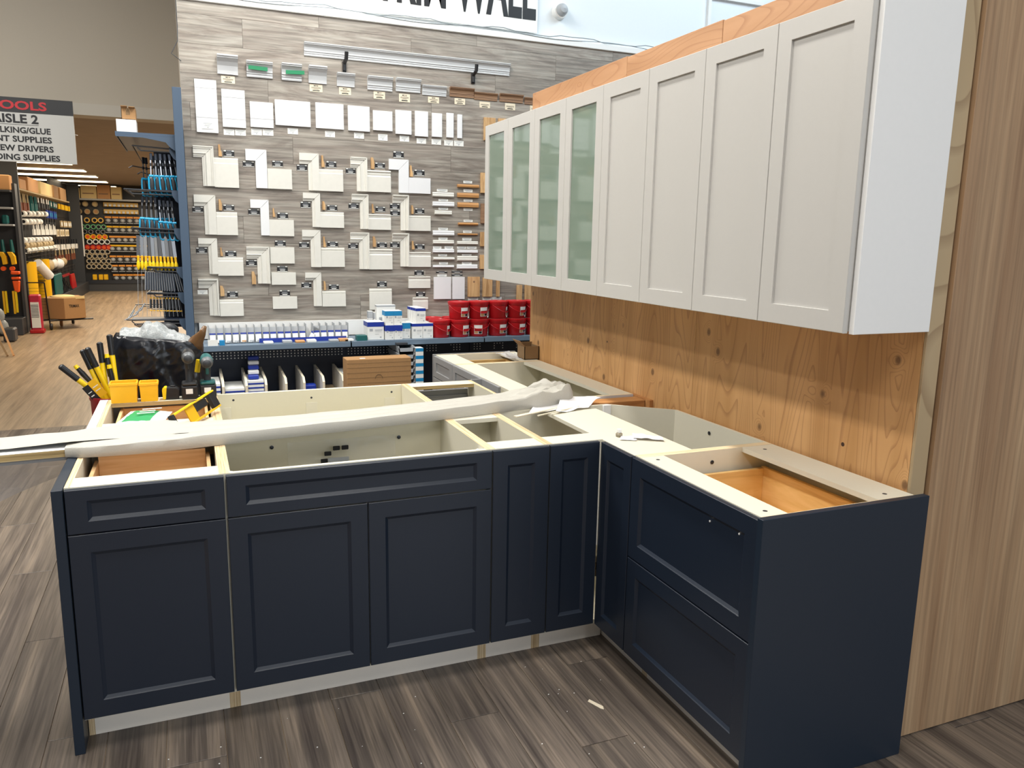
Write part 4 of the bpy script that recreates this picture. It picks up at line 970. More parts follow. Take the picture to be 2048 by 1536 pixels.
sbox(-.745, -.60, 3.35, .874, 1.12, SILVER, .06, 'tall pale box standing behind the four-box stack', .06)
mk('small_box', B().box(-.935, -.86, 3.17, 3.24, .874, .912), [TEAL], bev=.001, label='small flat teal green box lying on the shelf end', cat='box')
# blister packs in a divided tray
t = thing('divider_tray', (-1.46, 3.35, .873), 'clear divided tray holding hinge packs on the left shelf', 'tray')
b = B()
for i in range(20): b.box(-1.955+i*.0512, -1.953+i*.0512, 3.26, 3.36, .874, 1.0+.0*i)
mk('dividers', b, [SILVER], t); mk('tray_back', B().box(-1.96, -.975, 3.362, 3.366, .874, 1.012), [WHITE], t); mk('tray_front', B().box(-1.62, -1.0, 3.24, 3.244, .874, .905), [BLUE], t, label='blue card strip')
def pack(x, i):
    t = thing('hinge_pack', (x, 3.27, .875), 'blue and white blister pack in the divided tray, %s from the left' % ORD[i], 'blister pack', 'blister packs in the tray')
    lo = 0 if i < 7 else .012; tl = random.uniform(-.004, .01)
    M = Matrix.Translation((x, 3.262, .876)) @ Matrix.Rotation(-.22, 4, 'X') @ Matrix.Rotation((.5 if i == 13 else 0)+tl*4, 4, 'Y')
    hh = .108
    mk('card', B().box(-.0215, .0215, 0, .003, .0, hh).rot(M), [SILVER], t)
    mk('blue_band', B().box(-.0212, .0212, -.0006, -.0001, .058 if i > 6 else .062, .072).rot(M), [BLUE], t)
    mk('label_card', B().prism([(-.019, .056), (-.019, .004), (.004, .002), (.019, .02), (.019, .056)], 'y', -.012, -.0006).rot(M), [LABEL], t)
    mk('hinge', B().box(-.012, .016, -.0128, -.0122, .006, .016).rot(M), [CARDO if i % 3 == 1 else SILVER], t)
for i in range(19): pack(-1.929+i*.0512, i)
for i, x in enumerate((-1.56, -1.43, -1.34, -1.26, -1.10, -1.03, -.99)):
    mk('loose_pack', B().box(x-.035, x+.03, 3.165, 3.235, .8745, .888+.004*(i % 2)), [[LABEL, SILVER, CARDO][i % 3]], bev=.002, label='flat blister pack lying in front of the tray, %s from the left' % ORD[i], cat='blister pack', group='packs lying in front of the tray')
mk('white_card', B().box(-1.965, -1.90, 3.155, 3.16, .874, .915), [LABEL], label='white folded card at the left end of the shelf', cat='card')
mk('blue_box', B().box(-1.89, -1.855, 3.165, 3.20, .874, .908), [TBLUE], bev=.001, label='small dark blue box at the left end of the shelf', cat='box')
# bins below
xs = [-1.883, -1.73, -1.60, -1.464, -1.339, -1.202, -1.061]
for i, x in enumerate(xs):
    mk('bin_divider', B().prism([(3.06, .36), (3.495, .36), (3.495, .66), (3.10, .635), (3.06, .60)], 'x', x-.008, x+.008, 0, 1), [MDF, OFFW], label='pale board divider in the lower bins, %s from the left' % ORD[i], cat='divider', group='bin dividers')
def flat_stack(x0, x1, y0, y1, z0, n, h, l, m1=LABEL):
    for i in range(n):
        t = thing('flat_box', ((x0+x1)/2, (y0+y1)/2, z0+i*h), 'flat blue-edged white box, %s from bottom, %s' % (ORD[i], l), 'box', 'flat boxes in the lower bins')
        mk('box_body', B().box(x0, x1, y0, y1, z0+i*h, z0+(i+1)*h-.0015), [m1], t)
        mk('blue_edge', B().box(x0-.0005, x1+.0005, y0-.0006, y0-.0001, z0+i*h+.002, z0+i*h+h*.45), [BLUE], t)
flat_stack(-2.0, -1.90, 3.1, 3.4, .361, 8, .032, 'in the leftmost bin')
flat_stack(-1.87, -1.742, 3.1, 3.4, .361, 7, .031, 'in the second bin')
flat_stack(-1.718, -1.612, 3.1, 3.4, .361, 9, .0295, 'in the third bin')
flat_stack(-1.048, -.93, 3.1, 3.4, .361, 9, .031, 'in the last bin')
for i in range(5): mk('blue_pack', B().box(-1.712+.004*i, -1.64+.004*i, 3.14+.04*i, 3.19+.04*i, .63+.028*i, .656+.028*i), [BLUE if i % 2 == 0 else LABEL], bev=.004, label='blue packet piled above the third bin, %s from the bottom' % ORD[i], cat='packet', group='blue packets above the third bin')
for i in range(3): mk('blue_pack', B().box(-1.325+.02*(i % 2), -1.24+.02*(i % 2), 3.12+.02*i, 3.19+.02*i, .361+.07*i, .427+.07*i), [BLUE], bev=.012, seg=2, label='rounded blue packet in the sixth bin, %s from the bottom' % ORD[i], cat='packet', group='blue packets in the sixth bin')
for i in range(4): mk('grey_batten', B().box(-1.19, -1.075, 3.12+.09*i, 3.20+.09*i, .48+.003*i, .492+.003*i), [STUD], label='grey wood batten lying in the seventh bin, %s from the front' % ORD[i], cat='batten', group='wood battens in the seventh bin')
mk('grey_batten', B().box(-1.585, -1.48, 3.1, 3.4, .47, .485), [STUD], label='grey board lying in the fourth bin', cat='batten')
# long carton standing behind the cabinets
t = thing('cardboard_carton', (-.9, 2.65, 0), 'long brown cardboard carton standing behind the island', 'box')
mk('carton_body', B().box(-1.125, -.685, 2.58, 2.72, 0, .828), [CARD], t, bev=.003)
for z in (.80, .77, .735, .70, .665): mk('crease', B().box(-1.124, -.686, 2.5788, 2.5797, z, z+.0018), [CARDD], t)
mk('white_sticker', B().box(-1.03, -.995, 2.60, 2.63, .8282, .8292), [LABEL], t)
mk('pen_mark', B().tube([(-.91+.05*math.cos(a)*.5, 2.5785, .69+.03*math.sin(a)) for a in [i*math.pi/8 for i in range(9)]], .0012, 4), [INK], t)
# stacked grey trays
for i in range(9):
    z = .361+.053*i
    b = B(); b.prism([(-.64, z), (-.53, z), (-.522, z+.048), (-.53, z+.048), (-.536, z+.008), (-.634, z+.008), (-.64, z+.048), (-.648, z+.048)], 'y', 3.08, 3.42)
    b.box(-.645, -.525, 3.08, 3.084, z, z+.035)
    mk('plastic_tray', b, [SILVER], label='grey plastic tray, %s from the bottom of the tray stack' % ORD[i], cat='tray', group='stacked grey trays')
mk('display_box', B().box(-.655, -.57, 3.1, 3.2, .842, .856), [DARK], label='dark flat display box on top of the tray stack', cat='box')
for i in range(8): 
    t = thing('small_carton', (-.48, 3.1, .361+.057*i), 'small blue and white carton, %s from the bottom beside the trays' % ORD[i], 'box', 'small cartons beside the trays')
    z = .361+.057*i; mk('box_body', B().box(-.515, -.455, 3.08, 3.2, z, z+.056), [LABEL], t); mk('blue_band', B().box(-.5155, -.4545, 3.0793, 3.0799, z+.03, z+.055), [TBLUE], t)
# open carton on the grey run
t = thing('open_carton', (-.03, 2.02, ZC), 'small open brown carton on the grey unit by the plywood', 'box')
b = B(); x0, x1, y0, y1 = -.105, -.004, 1.97, 2.09
b.box(x0, x1, y0, y0+.004, ZC, ZC+.085); b.box(x0, x1, y1-.004, y1, ZC, ZC+.10); b.box(x0, x0+.004, y0, y1, ZC, ZC+.085); b.box(x1-.004, x1, y0, y1, ZC, ZC+.085); b.box(x0, x1, y0, y1, ZC, ZC+.004)
mk('carton_walls', b, [CARDD], t); mk('carton_flap', B().prism([(x0, ZC+.085), (x0-.035, ZC+.12), (x0-.032, ZC+.122), (x0+.003, ZC+.086)], 'y', y0, y1), [CARD], t)
mk('plastic_wrap', sheet([(-.2, 1.98, ZC+.004), (-.115, 1.98, ZC+.004), (-.115, 2.2, ZC+.03), (-.22, 2.2, ZC+.02)], 10, 10, .02, 18, 3), [FILM], smooth=True, label='crumpled clear wrap beside the small open carton', cat='wrap')
# ================================================================ WRAPPED BOARDS ACROSS THE ISLAND
ST_ = [(-2.495, .385, .66, .908), (-2.44, .358, .66, .915), (-2.3, .348, .65, .92), (-2.12, .365, .63, .92), (-1.95, .392, .62, .92), (-1.7, .425, .63, .92), (-1.45, .46, .655, .92), (-1.2, .505, .69, .922), (-.95, .55, .725, .925), (-.75, .59, .76, .93), (-.6, .61, .80, .945), (-.5, .64, .835, .955), (-.43, .665, .84, .95), (-.405, .69, .82, .935)]
b = B(); SEC = [(.01, .0), (0, .10), (-.01, .45), (0, .88), (.012, .97), (.04, 1), (.2, 1.02), (.30, .98), (.34, .93), (.38, .99), (.56, 1.02), (.64, .98), (.68, .92), (.73, 1.01), (.95, 1), (1, .85), (1, .1), (.98, 0)]
fine = []
for i in range(len(ST_)-1):
    for k_ in range(5):
        t_ = k_/5; fine.append([a*(1-t_)+c*t_ for a, c in zip(ST_[i], ST_[i+1])])
fine.append(list(ST_[-1])); nS = len(SEC)
for x, y0, y1, zt in fine:
    crumple = max(0, (x+.85)/.3)*.022+.0022
    for u, v in SEC:
        n_ = noise.noise(Vector((x*9, u*6, v*4)))+.6*noise.noise(Vector((x*24, u*9+5, v*5)))
        b.v.append((x, y0+(y1-y0)*u, max(ZC+.0008, ZC+.001+(zt-ZC)*v*(1+n_*crumple*10 if v > .3 else 1)+(n_*crumple*.4 if v > .3 else 0))))
for i in range(len(fine)-1):
    for k_ in range(nS):
        a = i*nS+k_; c = i*nS+(k_+1) % nS; b.f.append((a, c, c+nS, a+nS)); b.m.append(0)
b.f.append(tuple(range(nS))); b.m.append(0); b.f.append(tuple(range((len(fine)-1)*nS, len(fine)*nS))); b.m.append(0)
t = thing('wrapped_boards', (-1.5, .55, ZC), 'long bundle of boards in white foam wrap lying across the island', 'bundle')
mk('foam_wrap', b, [FOAM], t, smooth=True)
mk('bare_board', B().prism([(-3.5, .33), (-2.48, .395), (-2.50, .60), (-3.5, .54)], 'z', ZC+.001, ZC+.026, 1, 0), [PRIMW, EDGEZ], t, label='bare plywood-edged white board end')
mk('under_board', B().prism([(-3.5, .335), (-2.49, .40), (-2.50, .60), (-3.5, .53)], 'z', ZC-.012, ZC), [GREYC], t)
b = sheet([(-3.6, .40, ZC+.03), (-2.10, .43, ZC+.047), (-2.15, .66, ZC+.048), (-3.6, .46, ZC+.034)], 40, 8, .007, 7, 4)
mk('loose_foam', b, [FOAM], t, smooth='all', label='loose flap of white foam')
b = B(); nx, ny = 24, 12
for j in range(ny+1):
    for i in range(nx+1):
        u, v = i/nx, j/ny; x = -3.6+u*1.12; drop = v*(.05+.62*(1-u)**1.1+.02)
        b.v.append((x+.02*v*math.sin(j), .40+.05*v+.03*math.sin(x*7+v*4)*v+.12*v, ZC-.012-drop+.012*math.sin(x*11)*v))
for j in range(ny):
    for i in range(nx): a = j*(nx+1)+i; b.f.append((a, a+1, a+nx+2, a+nx+1)); b.m.append(0)
mk('hanging_film', b, [FILM], t, smooth='all', label='translucent film hanging off the board end')
# papers and offcuts beside the roll end
mk('paper_sheet', sheet([(-.72, .50, ZC+.004), (-.44, .55, ZC+.004), (-.27, .66, ZC+.02), (-.52, .80, ZC+.02)], 14, 10, .012, 9, 1), [PAPER], smooth='all', label='crumpled white paper sheet sticking out under the roll end', cat='paper')
mk('paper_sheet', sheet([(-.60, .47, ZC+.012), (-.40, .54, ZC+.006), (-.30, .66, ZC+.014), (-.45, .72, ZC+.03)], 12, 8, .010, 12, 6), [PAPER], smooth='all', label='smaller folded white paper on top of the crumpled sheet', cat='paper')
for i, (p, q_) in enumerate((((-.80, .455), (-.47, .60)), ((-.70, .44), (-.44, .56)))):
    a = math.atan2(q_[1]-p[1], q_[0]-p[0]); L_ = math.dist(p, q_)
    b = B().box(0, L_, -.011 if i == 0 else -.004, .011 if i == 0 else .004, ZC+.0055, ZC+.010).rot(Matrix.Translation((p[0], p[1], 0)) @ Matrix.Rotation(a, 4, 'Z'))
    mk('wood_sliver', b, [MDF], label='thin pale wood sliver by the roll end, '+('wider rear one' if i == 0 else 'thinner front one'), cat='wood offcut', group='wood slivers')
# little bottle, glove paper on the corner board
t = thing('small_bottle', (-.53, .01, ZC), 'tiny clear bottle with a white cap on the corner board', 'bottle')
mk('cap', B().lathe([(.001, .03), (.009, .03), (.0095, .018), (.009, .017)], (-.53, .035, ZC), 'z', 14), [WHITE], t, smooth=True)
mk('bottle_body', B().lathe([(.001, .0), (.013, 0), (.014, .012), (.007, .018)], (-.53, .035, ZC), 'z', 14), [BLISTER], t, smooth=True)
mk('paper_scrap', sheet([(-.56, -.02, ZC+.004), (-.50, -.05, ZC+.003), (-.47, .01, ZC+.006), (-.53, .02, ZC+.004)], 6, 5, .004, 30, 9), [PAPER], smooth='all', label='small pale scrap beside the tiny bottle', cat='paper')
mk('packing_slip', sheet([(-.505, -.03, ZC+.008), (-.405, -.095, ZC+.006), (-.385, -.05, ZC+.006), (-.47, .035, ZC+.010)], 10, 8, .008, 24, 2), [PAPER], smooth='all', label='crumpled grey-white packet on the corner board', cat='paper')
# clear bag with hinge parts inside the sink unit
t = thing('plastic_bag', (-1.5, .565, .72), 'clear plastic bag of fittings stuck inside the sink unit', 'bag')
mk('bag_film', sheet([(-1.74, .555, .655), (-1.30, .555, .655), (-1.30, .583, .815), (-1.74, .583, .815)], 26, 12, .010, 14, 5), [CLEAR], t, smooth='all')
mk('white_card', B().box(-1.585, -1.50, .548, .552, .675, .745), [SILVER], t)
for x, z in ((-1.60, .735), (-1.585, .765), (-1.55, .785), (-1.515, .785)): mk('black_fitting', B().box(x-.014, x+.014, .546, .553, z-.009, z+.009), [BLACK], t, bev=.002)
# paper scrap on the floor
mk('paper_scrap', B().prism([(-.823, -.322), (-.812, -.312), (-.786, -.368), (-.792, -.385), (-.80, -.378)], 'z', .001, .003), [MDF], label='small cream paper scrap lying on the floor in front of the units', cat='paper')
# dust specks
b = B()
for i in range(70):
    x, y = random.uniform(-2.3, -.7), random.uniform(-1.1, -.02); r_ = random.uniform(.0012, .0028)
    b.prism([(x-r_, y), (x, y-r_), (x+r_, y), (x, y+r_*.8)], 'z', .0005, .002)
mk('dust_specks', b, [WHITE], label='white dust specks scattered on the floor', cat='dust', kind='stuff', origin=(0, 0, 0))
# ================================================================ TOOLS ON THE ISLAND
def bin_(x0, x1, y0, y1, z0, h, label):
    t = thing('storage_bin', ((x0+x1)/2, (y0+y1)/2, z0), label, 'bin', 'yellow storage bins'); w_ = .004; tp = .004
    b = B()
    outer0 = [(x0+tp, y0+tp), (x1-tp, y0+tp), (x1-tp, y1-tp), (x0+tp, y1-tp)]; outer1 = [(x0, y0), (x1, y0), (x1, y1), (x0, y1)]
    inn1 = [(x0+w_, y0+w_), (x1-w_, y0+w_), (x1-w_, y1-w_), (x0+w_, y1-w_)]; inn0 = [(x0+tp+w_, y0+tp+w_), (x1-tp-w_, y0+tp+w_), (x1-tp-w_, y1-tp-w_), (x0+tp+w_, y1-tp-w_)]
    for r_, z in ((outer0, z0), (outer1, z0+h), (inn1, z0+h), (inn0, z0+.006)): b.v += [(p[0], p[1], z) for p in r_]
    for i in range(3):
        for k_ in range(4): a = i*4+k_; c = i*4+(k_+1) % 4; b.f.append((a, c, c+4, a+4)); b.m.append(0)
    b.f.append((0, 1, 2, 3)); b.m.append(0); b.f.append((12, 13, 14, 15)); b.m.append(0)
    mk('bin_body', b, [BINY], t, bev=.0012)
    mk('rim', B().box(x0-.002, x1+.002, y0-.002, y0+.001, z0+h-.012, z0+h-.004).box(x0-.002, x0+.001, y0, y1, z0+h-.012, z0+h-.004).box(x1-.001, x1+.002, y0, y1, z0+h-.012, z0+h-.004), [BINY], t)
bin_(-2.425, -2.312, 1.285, 1.375, ZC, .092, 'larger yellow open bin on the rear rail of the island')
bin_(-2.304, -2.226, 1.29, 1.37, ZC, .088, 'smaller yellow open bin beside the larger one')
t = thing('tape_measure', (-2.17, 1.33, ZC), 'yellow and black tape measure on the rear rail', 'tape measure')
mk('case', B().prism([(-2.205, ZC), (-2.14, ZC), (-2.134, ZC+.045), (-2.15, ZC+.057), (-2.19, ZC+.058), (-2.208, ZC+.045)], 'y', 1.31, 1.35), [BLACK], t, bev=.004, seg=2)
mk('yellow_face', B().prism([(-2.209, ZC+.002), (-2.196, ZC+.002), (-2.190, ZC+.059), (-2.2, ZC+.059), (-2.211, ZC+.046)], 'y', 1.3085, 1.3515), [YEL2], t, bev=.002)
mk('lock_button', B().box(-2.175, -2.155, 1.322, 1.338, ZC+.057, ZC+.064), [BLACK], t, bev=.002)
def drill(x, y, m1, label, hz, lab):
    t = thing('cordless_drill', (x, y, ZC), label, 'drill', 'cordless drills standing on their batteries')
    mk('battery', B().box(x-.036, x+.036, y-.045, y+.045, ZC, ZC+.062), [BLACK], t, bev=.006, seg=2)
    mk('battery_collar', B().box(x-.034, x+.034, y-.042, y+.04, ZC+.062, ZC+.078), [m1], t, bev=.008, seg=2)
    mk('grip', B().tube([(x, y+.008, ZC+.07), (x, y+.012, ZC+.11), (x, y+.008, ZC+hz-.03)], [.0165, .016, .019], 12), [GRIP], t, smooth=True)
    mk('trigger', B().box(x-.007, x+.007, y-.022, y-.004, ZC+hz-.06, ZC+hz-.028), [BLACK if m1 is BLACK else TEAL], t, bev=.003)
    mk('motor_housing', B().lathe([(.001, .10), (.026, .095), (.03, .02), (.029, -.02), (.026, -.03)], (x, y, ZC+hz), 'y', 20), [m1], t, smooth=True)
    c = mk('chuck', B().lathe([(.0255, -.03), (.0275, -.034), (.0275, -.048), (.022, -.056), (.019, -.075), (.012, -.084), (.006, -.085), (.0055, -.08)], (x, y, ZC+hz), 'y', 24), [CHUCK], t, smooth=True)
    mk('chuck_jaws', B().lathe([(.0008, -.0875), (.007, -.0865), (.0125, -.0845), (.0185, -.0772)], (x, y, ZC+hz), 'y', 16), [GRIP], c, smooth=True)
    if lab: mk('battery_label', B().box(x-.017, x+.013, y-.0465, y-.0455, ZC+.026, ZC+.050), [LABEL], t)
drill(-2.092, 1.335, BLACK, 'black cordless drill with a silver chuck, left of the two', .195, True)
drill(-2.012, 1.345, TEAL, 'teal green cordless drill, right of the two', .168, True)
mk('tool_clip', B().tube([(-2.055, 1.43, .98), (-2.045, 1.43, 1.04)], .012, 8), [YEL2], smooth=True, label='yellow tool end seen between the two drills', cat='tool')
bpy.data.objects['tool_clip'].location.z += 0
# yellow level
t = thing('spirit_level', (-2.06, .85, .90), 'yellow spirit level propped between the drawer and the wrapped boards', 'level')
P0, P1 = Vector((-2.150, .640, .905)), Vector((-1.992, .985, .932)); ax_ = (P1-P0).normalized(); L_ = (P1-P0).length
up_ = Vector((-.45, .1, 1)); up_ = (up_-ax_*up_.dot(ax_)).normalized(); sd = ax_.cross(up_)
M = Matrix((ax_, sd, up_)).transposed().to_4x4(); M.translation = P0
mk('top_flange', B().box(0, L_, -.012, .012, .034, .041).rot(M), [YEL2], t, bev=.001)
mk('bottom_flange', B().box(0, L_, -.012, .012, -.037, -.030).rot(M), [YEL], t, bev=.001)
mk('web', B().box(L_*.30, L_*.50, -.002, .002, -.030, .034).rot(M), [YEL], t)
mk('vial_window', B().box(L_*.52, L_*.52+.022, -.0125, .0125, .0405, .042).rot(M), [BLACK], t)
mk('grip_insert', B().box(L_*.50, L_*.78, -.0065, .0065, -.004, .030).rot(M), [BLACK], t, bev=.003)
mk('end_cap', B().box(L_-.05, L_+.002, -.010, .010, -.030, .034).rot(M), [BLACK], t, bev=.002)
mk('end_cap', B().box(-.002, .010, -.0125, .0125, -.038, .042).rot(M), [BLACK], t, bev=.002)
# white and green screw bag in the drawer
t = thing('printed_bag', (-2.30, .98, .83), 'white and green printed plastic bag lying in the open rear drawer', 'bag')
b = B(); C_ = [(-2.405, .80), (-2.215, .80), (-2.165, 1.01), (-2.33, 1.07)]; nx = 12
for s_ in (1, -1):
    for j in range(nx+1):
        for i in range(nx+1):
            u, v = i/nx, j/nx; x = (C_[0][0]*(1-u)+C_[1][0]*u)*(1-v)+(C_[3][0]*(1-u)+C_[2][0]*u)*v; y = (C_[0][1]*(1-u)+C_[1][1]*u)*(1-v)+(C_[3][1]*(1-u)+C_[2][1]*u)*v
            hh = .022*(math.sin(math.pi*u)*math.sin(math.pi*v))**.5+.004*noise.noise(Vector((x*40, y*40, s_)))*min(1, 8*u*(1-u))*min(1, 8*v*(1-v)); b.v.append((x, y, .862+.02*v+s_*hh))
for s_ in (0, 1):
    for j in range(nx):
        for i in range(nx): a = s_*(nx+1)**2+j*(nx+1)+i; b.f.append((a, a+1, a+nx+2, a+nx+1)); b.m.append(1 if s_ == 0 and 2 <= i < 9 and 3 <= j < 11 else 0)
mk('bag_body', b, [PAPER, GREEN2], t, smooth='all')
pb = B()
for i, (w_, v) in enumerate(((.075, .74), (.06, .62), (.066, .50))):
    x = -2.335+.075*v*1.0; y = .80+v*.24; M = Matrix.Translation((x, y, .8925+.018*v)) @ Matrix.Rotation(.1, 4, 'Z')
    pb2 = B().box(0, w_, -.006, .006, 0, .0012).rot(M); n_ = len(pb.v); pb.v += pb2.v; pb.f += [tuple(n_+i_ for i_ in f_) for f_ in pb2.f]; pb.m += pb2.m
mk('print_lines', pb, [LABEL], t)
# pry bars in a red bin
t = thing('tool_bin', (-2.49, 1.58, 0), 'tall dark red plastic bin behind the left end of the island, holding pry bars', 'bin')
mk('bin_body', B().lathe([(.002, .002), (.075, .002), (.095, .84), (.1, .85), (.1, .862), (.092, .862), (.088, .83), (.06, .05), (.002, .05)], (-2.44, 1.58, 0), 'z', 24), [DRED], t, smooth=True)
bars = [((-2.647, 1.02), (-2.475, .84), 1.55, 0), ((-2.555, 1.085), (-2.47, .84), 1.60, 0), ((-2.531, 1.098), (-2.435, .82), 1.57, 0), ((-2.481, 1.116), (-2.46, .82), 1.62, 0), ((-2.437, 1.150), (-2.415, .82), 1.63, 0), ((-2.59, 1.01), (-2.47, .85), 1.60, 1), ((-2.515, 1.03), (-2.445, .82), 1.59, 1), ((-2.452, 1.06), (-2.435, .82), 1.60, 1), ((-2.445, 1.01), (-2.42, .82), 1.585, 1)]
for i, (a, c, y, kd) in enumerate(bars):
    A_ = Vector((a[0], y, a[1])); C2 = Vector((c[0], 1.58, c[1])); d_ = (C2-A_).normalized(); L_ = (C2-A_).length; C2 = C2+d_*.12 if c[1] > .7 else C2
    r_ = .011
    if kd == 0:
        t = thing('pry_bar', tuple(A_), 'yellow pry bar with black rubber grip, %s from left in red bin' % ORD[[0, 1, 2, 3, 4][i]], 'pry bar', 'pry bars in the red bin')
        mk('grip', B().tube([A_, A_+d_*.006, A_+d_*.10], [.007, .0142, .0138], 12), [BLACK], t, smooth=True)
        mk('shaft', B().tube([A_+d_*.10, A_+d_*.16, C2], [.0125, .012, .011], 10), [YEL2], t, smooth=True)
        mk('hang_hole', B().tube([A_+d_*.008+Vector((0, -.0115, 0)), A_+d_*.008+Vector((0, -.0125, 0))], .0032, 8), [LABEL], t)
    else:
        t = thing('chisel', tuple(A_), 'chisel with yellow-capped black handle, %s from left in red bin' % ORD[i-5], 'chisel', 'chisels in the red bin')
        mk('cap', B().tube([A_, A_+d_*.018], [.009, .0115], 12), [YEL2], t, smooth=True)
        mk('handle', B().tube([A_+d_*.018, A_+d_*.05, A_+d_*.11], [.0095, .0125, .010], 12), [BLACK], t, smooth=True)
        mk('blade', B().tube([A_+d_*.11, C2], .006, 6), [YEL], t)
t = thing('product_card', (-2.51, 1.50, .87), 'black and yellow hang card leaning out of the red bin', 'card')
M = Matrix.Translation((-2.51, 1.52, .90)) @ Matrix.Rotation(-.62, 4, 'Y')
mk('yellow_half', B().box(-.002, .036, -.001, .001, -.045, .045).rot(M), [YEL], t); mk('black_half', B().box(-.034, -.002, -.001, .001, -.05, .038).rot(M), [BLACK], t)
mk('print_lines', B().box(.004, .03, -.0016, -.0012, .01, .014).box(.004, .028, -.0016, -.0012, -.01, -.006).box(-.028, -.01, -.0016, -.0012, .0, .004).box(-.028, -.012, -.0016, -.0012, -.02, -.015).rot(M), [LABEL], t)
# black bag
t = thing('plastic_sack', (-2.23, 1.85, 0), 'full black plastic sack standing behind the island, topped with bubble wrap', 'bag')
b = B(); nu, nv = 150, 90
for j in range(nv+1):
    v = j/nv; z = v*1.128
    for i in range(nu):
        a = 2*math.pi*i/nu; c, s_ = math.cos(a), math.sin(a); e = 4.5
        rr = (abs(c)**e+abs(s_)**e)**(-1/e)
        hx, hy = .205*(1-.04*math.sin(v*5)), .13
        n_ = noise.noise(Vector((c*3.2+v*2, s_*3.2, v*7)))*.012+noise.noise(Vector((c*5+v*9, s_*8, v*16)))*.006+abs(noise.noise(Vector((c*3+v*10, v*26-c*6, s_*4))))*.011-.004
        f_ = 1-.10*max(0, (v-.93)/.07)**2
        b.v.append((-2.232+hx*rr*c*f_+n_*c, 1.86+hy*rr*s_*f_+n_*s_, z-(.05*(c+1)/2*max(0, v-.85)/.15)+.012*noise.noise(Vector((c*4, s_*4, 7)))*v))
for j in range(nv):
    for i in range(nu): a = j*nu+i; c_ = j*nu+(i+1) % nu; b.f.append((a, c_, c_+nu, a+nu)); b.m.append(0)
b.f.append(tuple(range(nv*nu, (nv+1)*nu))); b.m.append(0)
mk('sack_body', b, [BAGM], t, smooth='all')
b = B(); b.tube([(-2.06, 1.80, 1.05), (-2.045, 1.78, 1.09), (-2.02, 1.75, 1.13), (-2.003, 1.735, 1.165)], [.05, .034, .019, .012], 12); 
b.v = [(p[0]+.006*noise.noise(Vector(p)*60), p[1], p[2]+.006*noise.noise(Vector(p)*45+Vector((3, 0, 0)))) for p in b.v]
mk('twisted_corner', b, [BROWNP], t, smooth='all', label='shiny brown twisted corner')
t = thing('bubble_wrap', (-2.25, 1.95, 1.09), 'crumpled clear bubble wrap bulging out of the black sack', 'wrap')
b = B(); nx, ny = 80, 26
for j in range(ny+1):
    for i in range(nx+1):
        u, v = i/nx, j/ny; x = -2.405+u*.35
        top = 1.145+.042*math.exp(-((u-.42)/.16)**2)+.014*math.exp(-((u-.08)/.07)**2)-.055*max(0, u-.6)/.4+.01*noise.noise(Vector((u*9, 2, 0)))
        ph_ = v*math.pi; b.v.append((x, 1.86-.085*math.cos(ph_), 1.06+(top-1.06)*math.sin(ph_)**.7+.014*noise.noise(Vector((x*26, v*7, 1)))+.007*noise.noise(Vector((x*70, v*16, 4)))))
for j in range(ny):
    for i in range(nx): a = j*(nx+1)+i; b.f.append((a, a+1, a+nx+2, a+nx+1)); b.m.append(0)
mk('wrap_film', b, [BUB], t, smooth='all')
mk('black_cover', B().ell((-2.205, 2.02, 1.120), (.075, .04, .045), 14), [BLACK], t, smooth='all', label='black covered lump behind the wrap')
mk('floor_stand', B().box(-2.26, -2.12, 2.06, 2.16, 0, 1.05), [DARK], label='dark stand hidden behind the black sack', cat='stand')
# ================================================================ TOOL GONDOLA LEFT OF THE SAMPLES
G = thing('tool_rack', (-2.06, 3.5, 0), 'slate blue steel rack upright with shelves of hanging tools, left of the sample wall', 'shelving')
mk('post', B().box(-2.10, -2.043, 3.44, 3.535, 0, 2.605), [BLUEST], G, bev=.002)
mk('back_panel', B().box(-2.10, -2.07, 3.54, 6.4, 0, 2.40), [DARK2], G)
mk('base_shelf', B().box(-2.5, -2.1, 3.55, 6.4, 0, .16), [DARK2], G)
mk('top_shelf', B().box(-2.462, -2.10, 3.5, 4.7, 2.283, 2.300), [BLUEST], G)
mk('shelf_lip', B().box(-2.468, -2.462, 3.5, 4.7, 2.272, 2.302), [BLUEST], G)
mk('shelf_bracket', B().prism([(-2.466, 2.282), (-2.1, 2.282), (-2.1, 2.19), (-2.13, 2.21), (-2.16, 2.245), (-2.30, 2.268), (-2.466, 2.268)], 'y', 3.495, 3.4995), [BLUEST], G)
rows = [(2.205, 2.19, -2.37), (1.915, 1.895, -2.44), (1.655, 1.625, -2.41), (1.385, 1.368, -2.32), (1.205, 1.19, -2.33), (1.015, 1.0, -2.48)]
for i, (za, zb, xl) in enumerate(rows):
    b = B(); b.tube([(-2.1, 3.545, za), (xl, 3.545, za+.012)], .005, 6); b.tube([(xl, 3.545, za+.012), (xl, 4.8, za+.012)], .005, 6); b.tube([(-2.1, 3.545, za-.022), (xl+.05, 3.545, za-.018), (xl+.03, 3.545, za+.002)], .0045, 6)
    mk('hanging_bar', b, [DARK], G); mk('bar_bracket', B().prism([(-2.14, za+.012), (-2.1, za+.012), (-2.1, za-.075), (-2.118, za-.06), (-2.14, za-.02)], 'y', 3.54, 3.5445), [BLUEST], G)
mk('dark_backing', B().box(-2.245, -2.101, 3.72, 3.73, .95, 2.2), [NAVYPEG], G)  # added dark sheet, stands in for the black depth of goods behind the tools
for za, xl in ((1.93, -2.42), (1.665, -2.40), (1.398, -2.33), (1.215, -2.34), (1.03, -2.45)): mk('bar_shelf', B().box(xl, -2.101, 3.552, 3.70, za-.012, za), [NAVYPEG], G)
b = B()
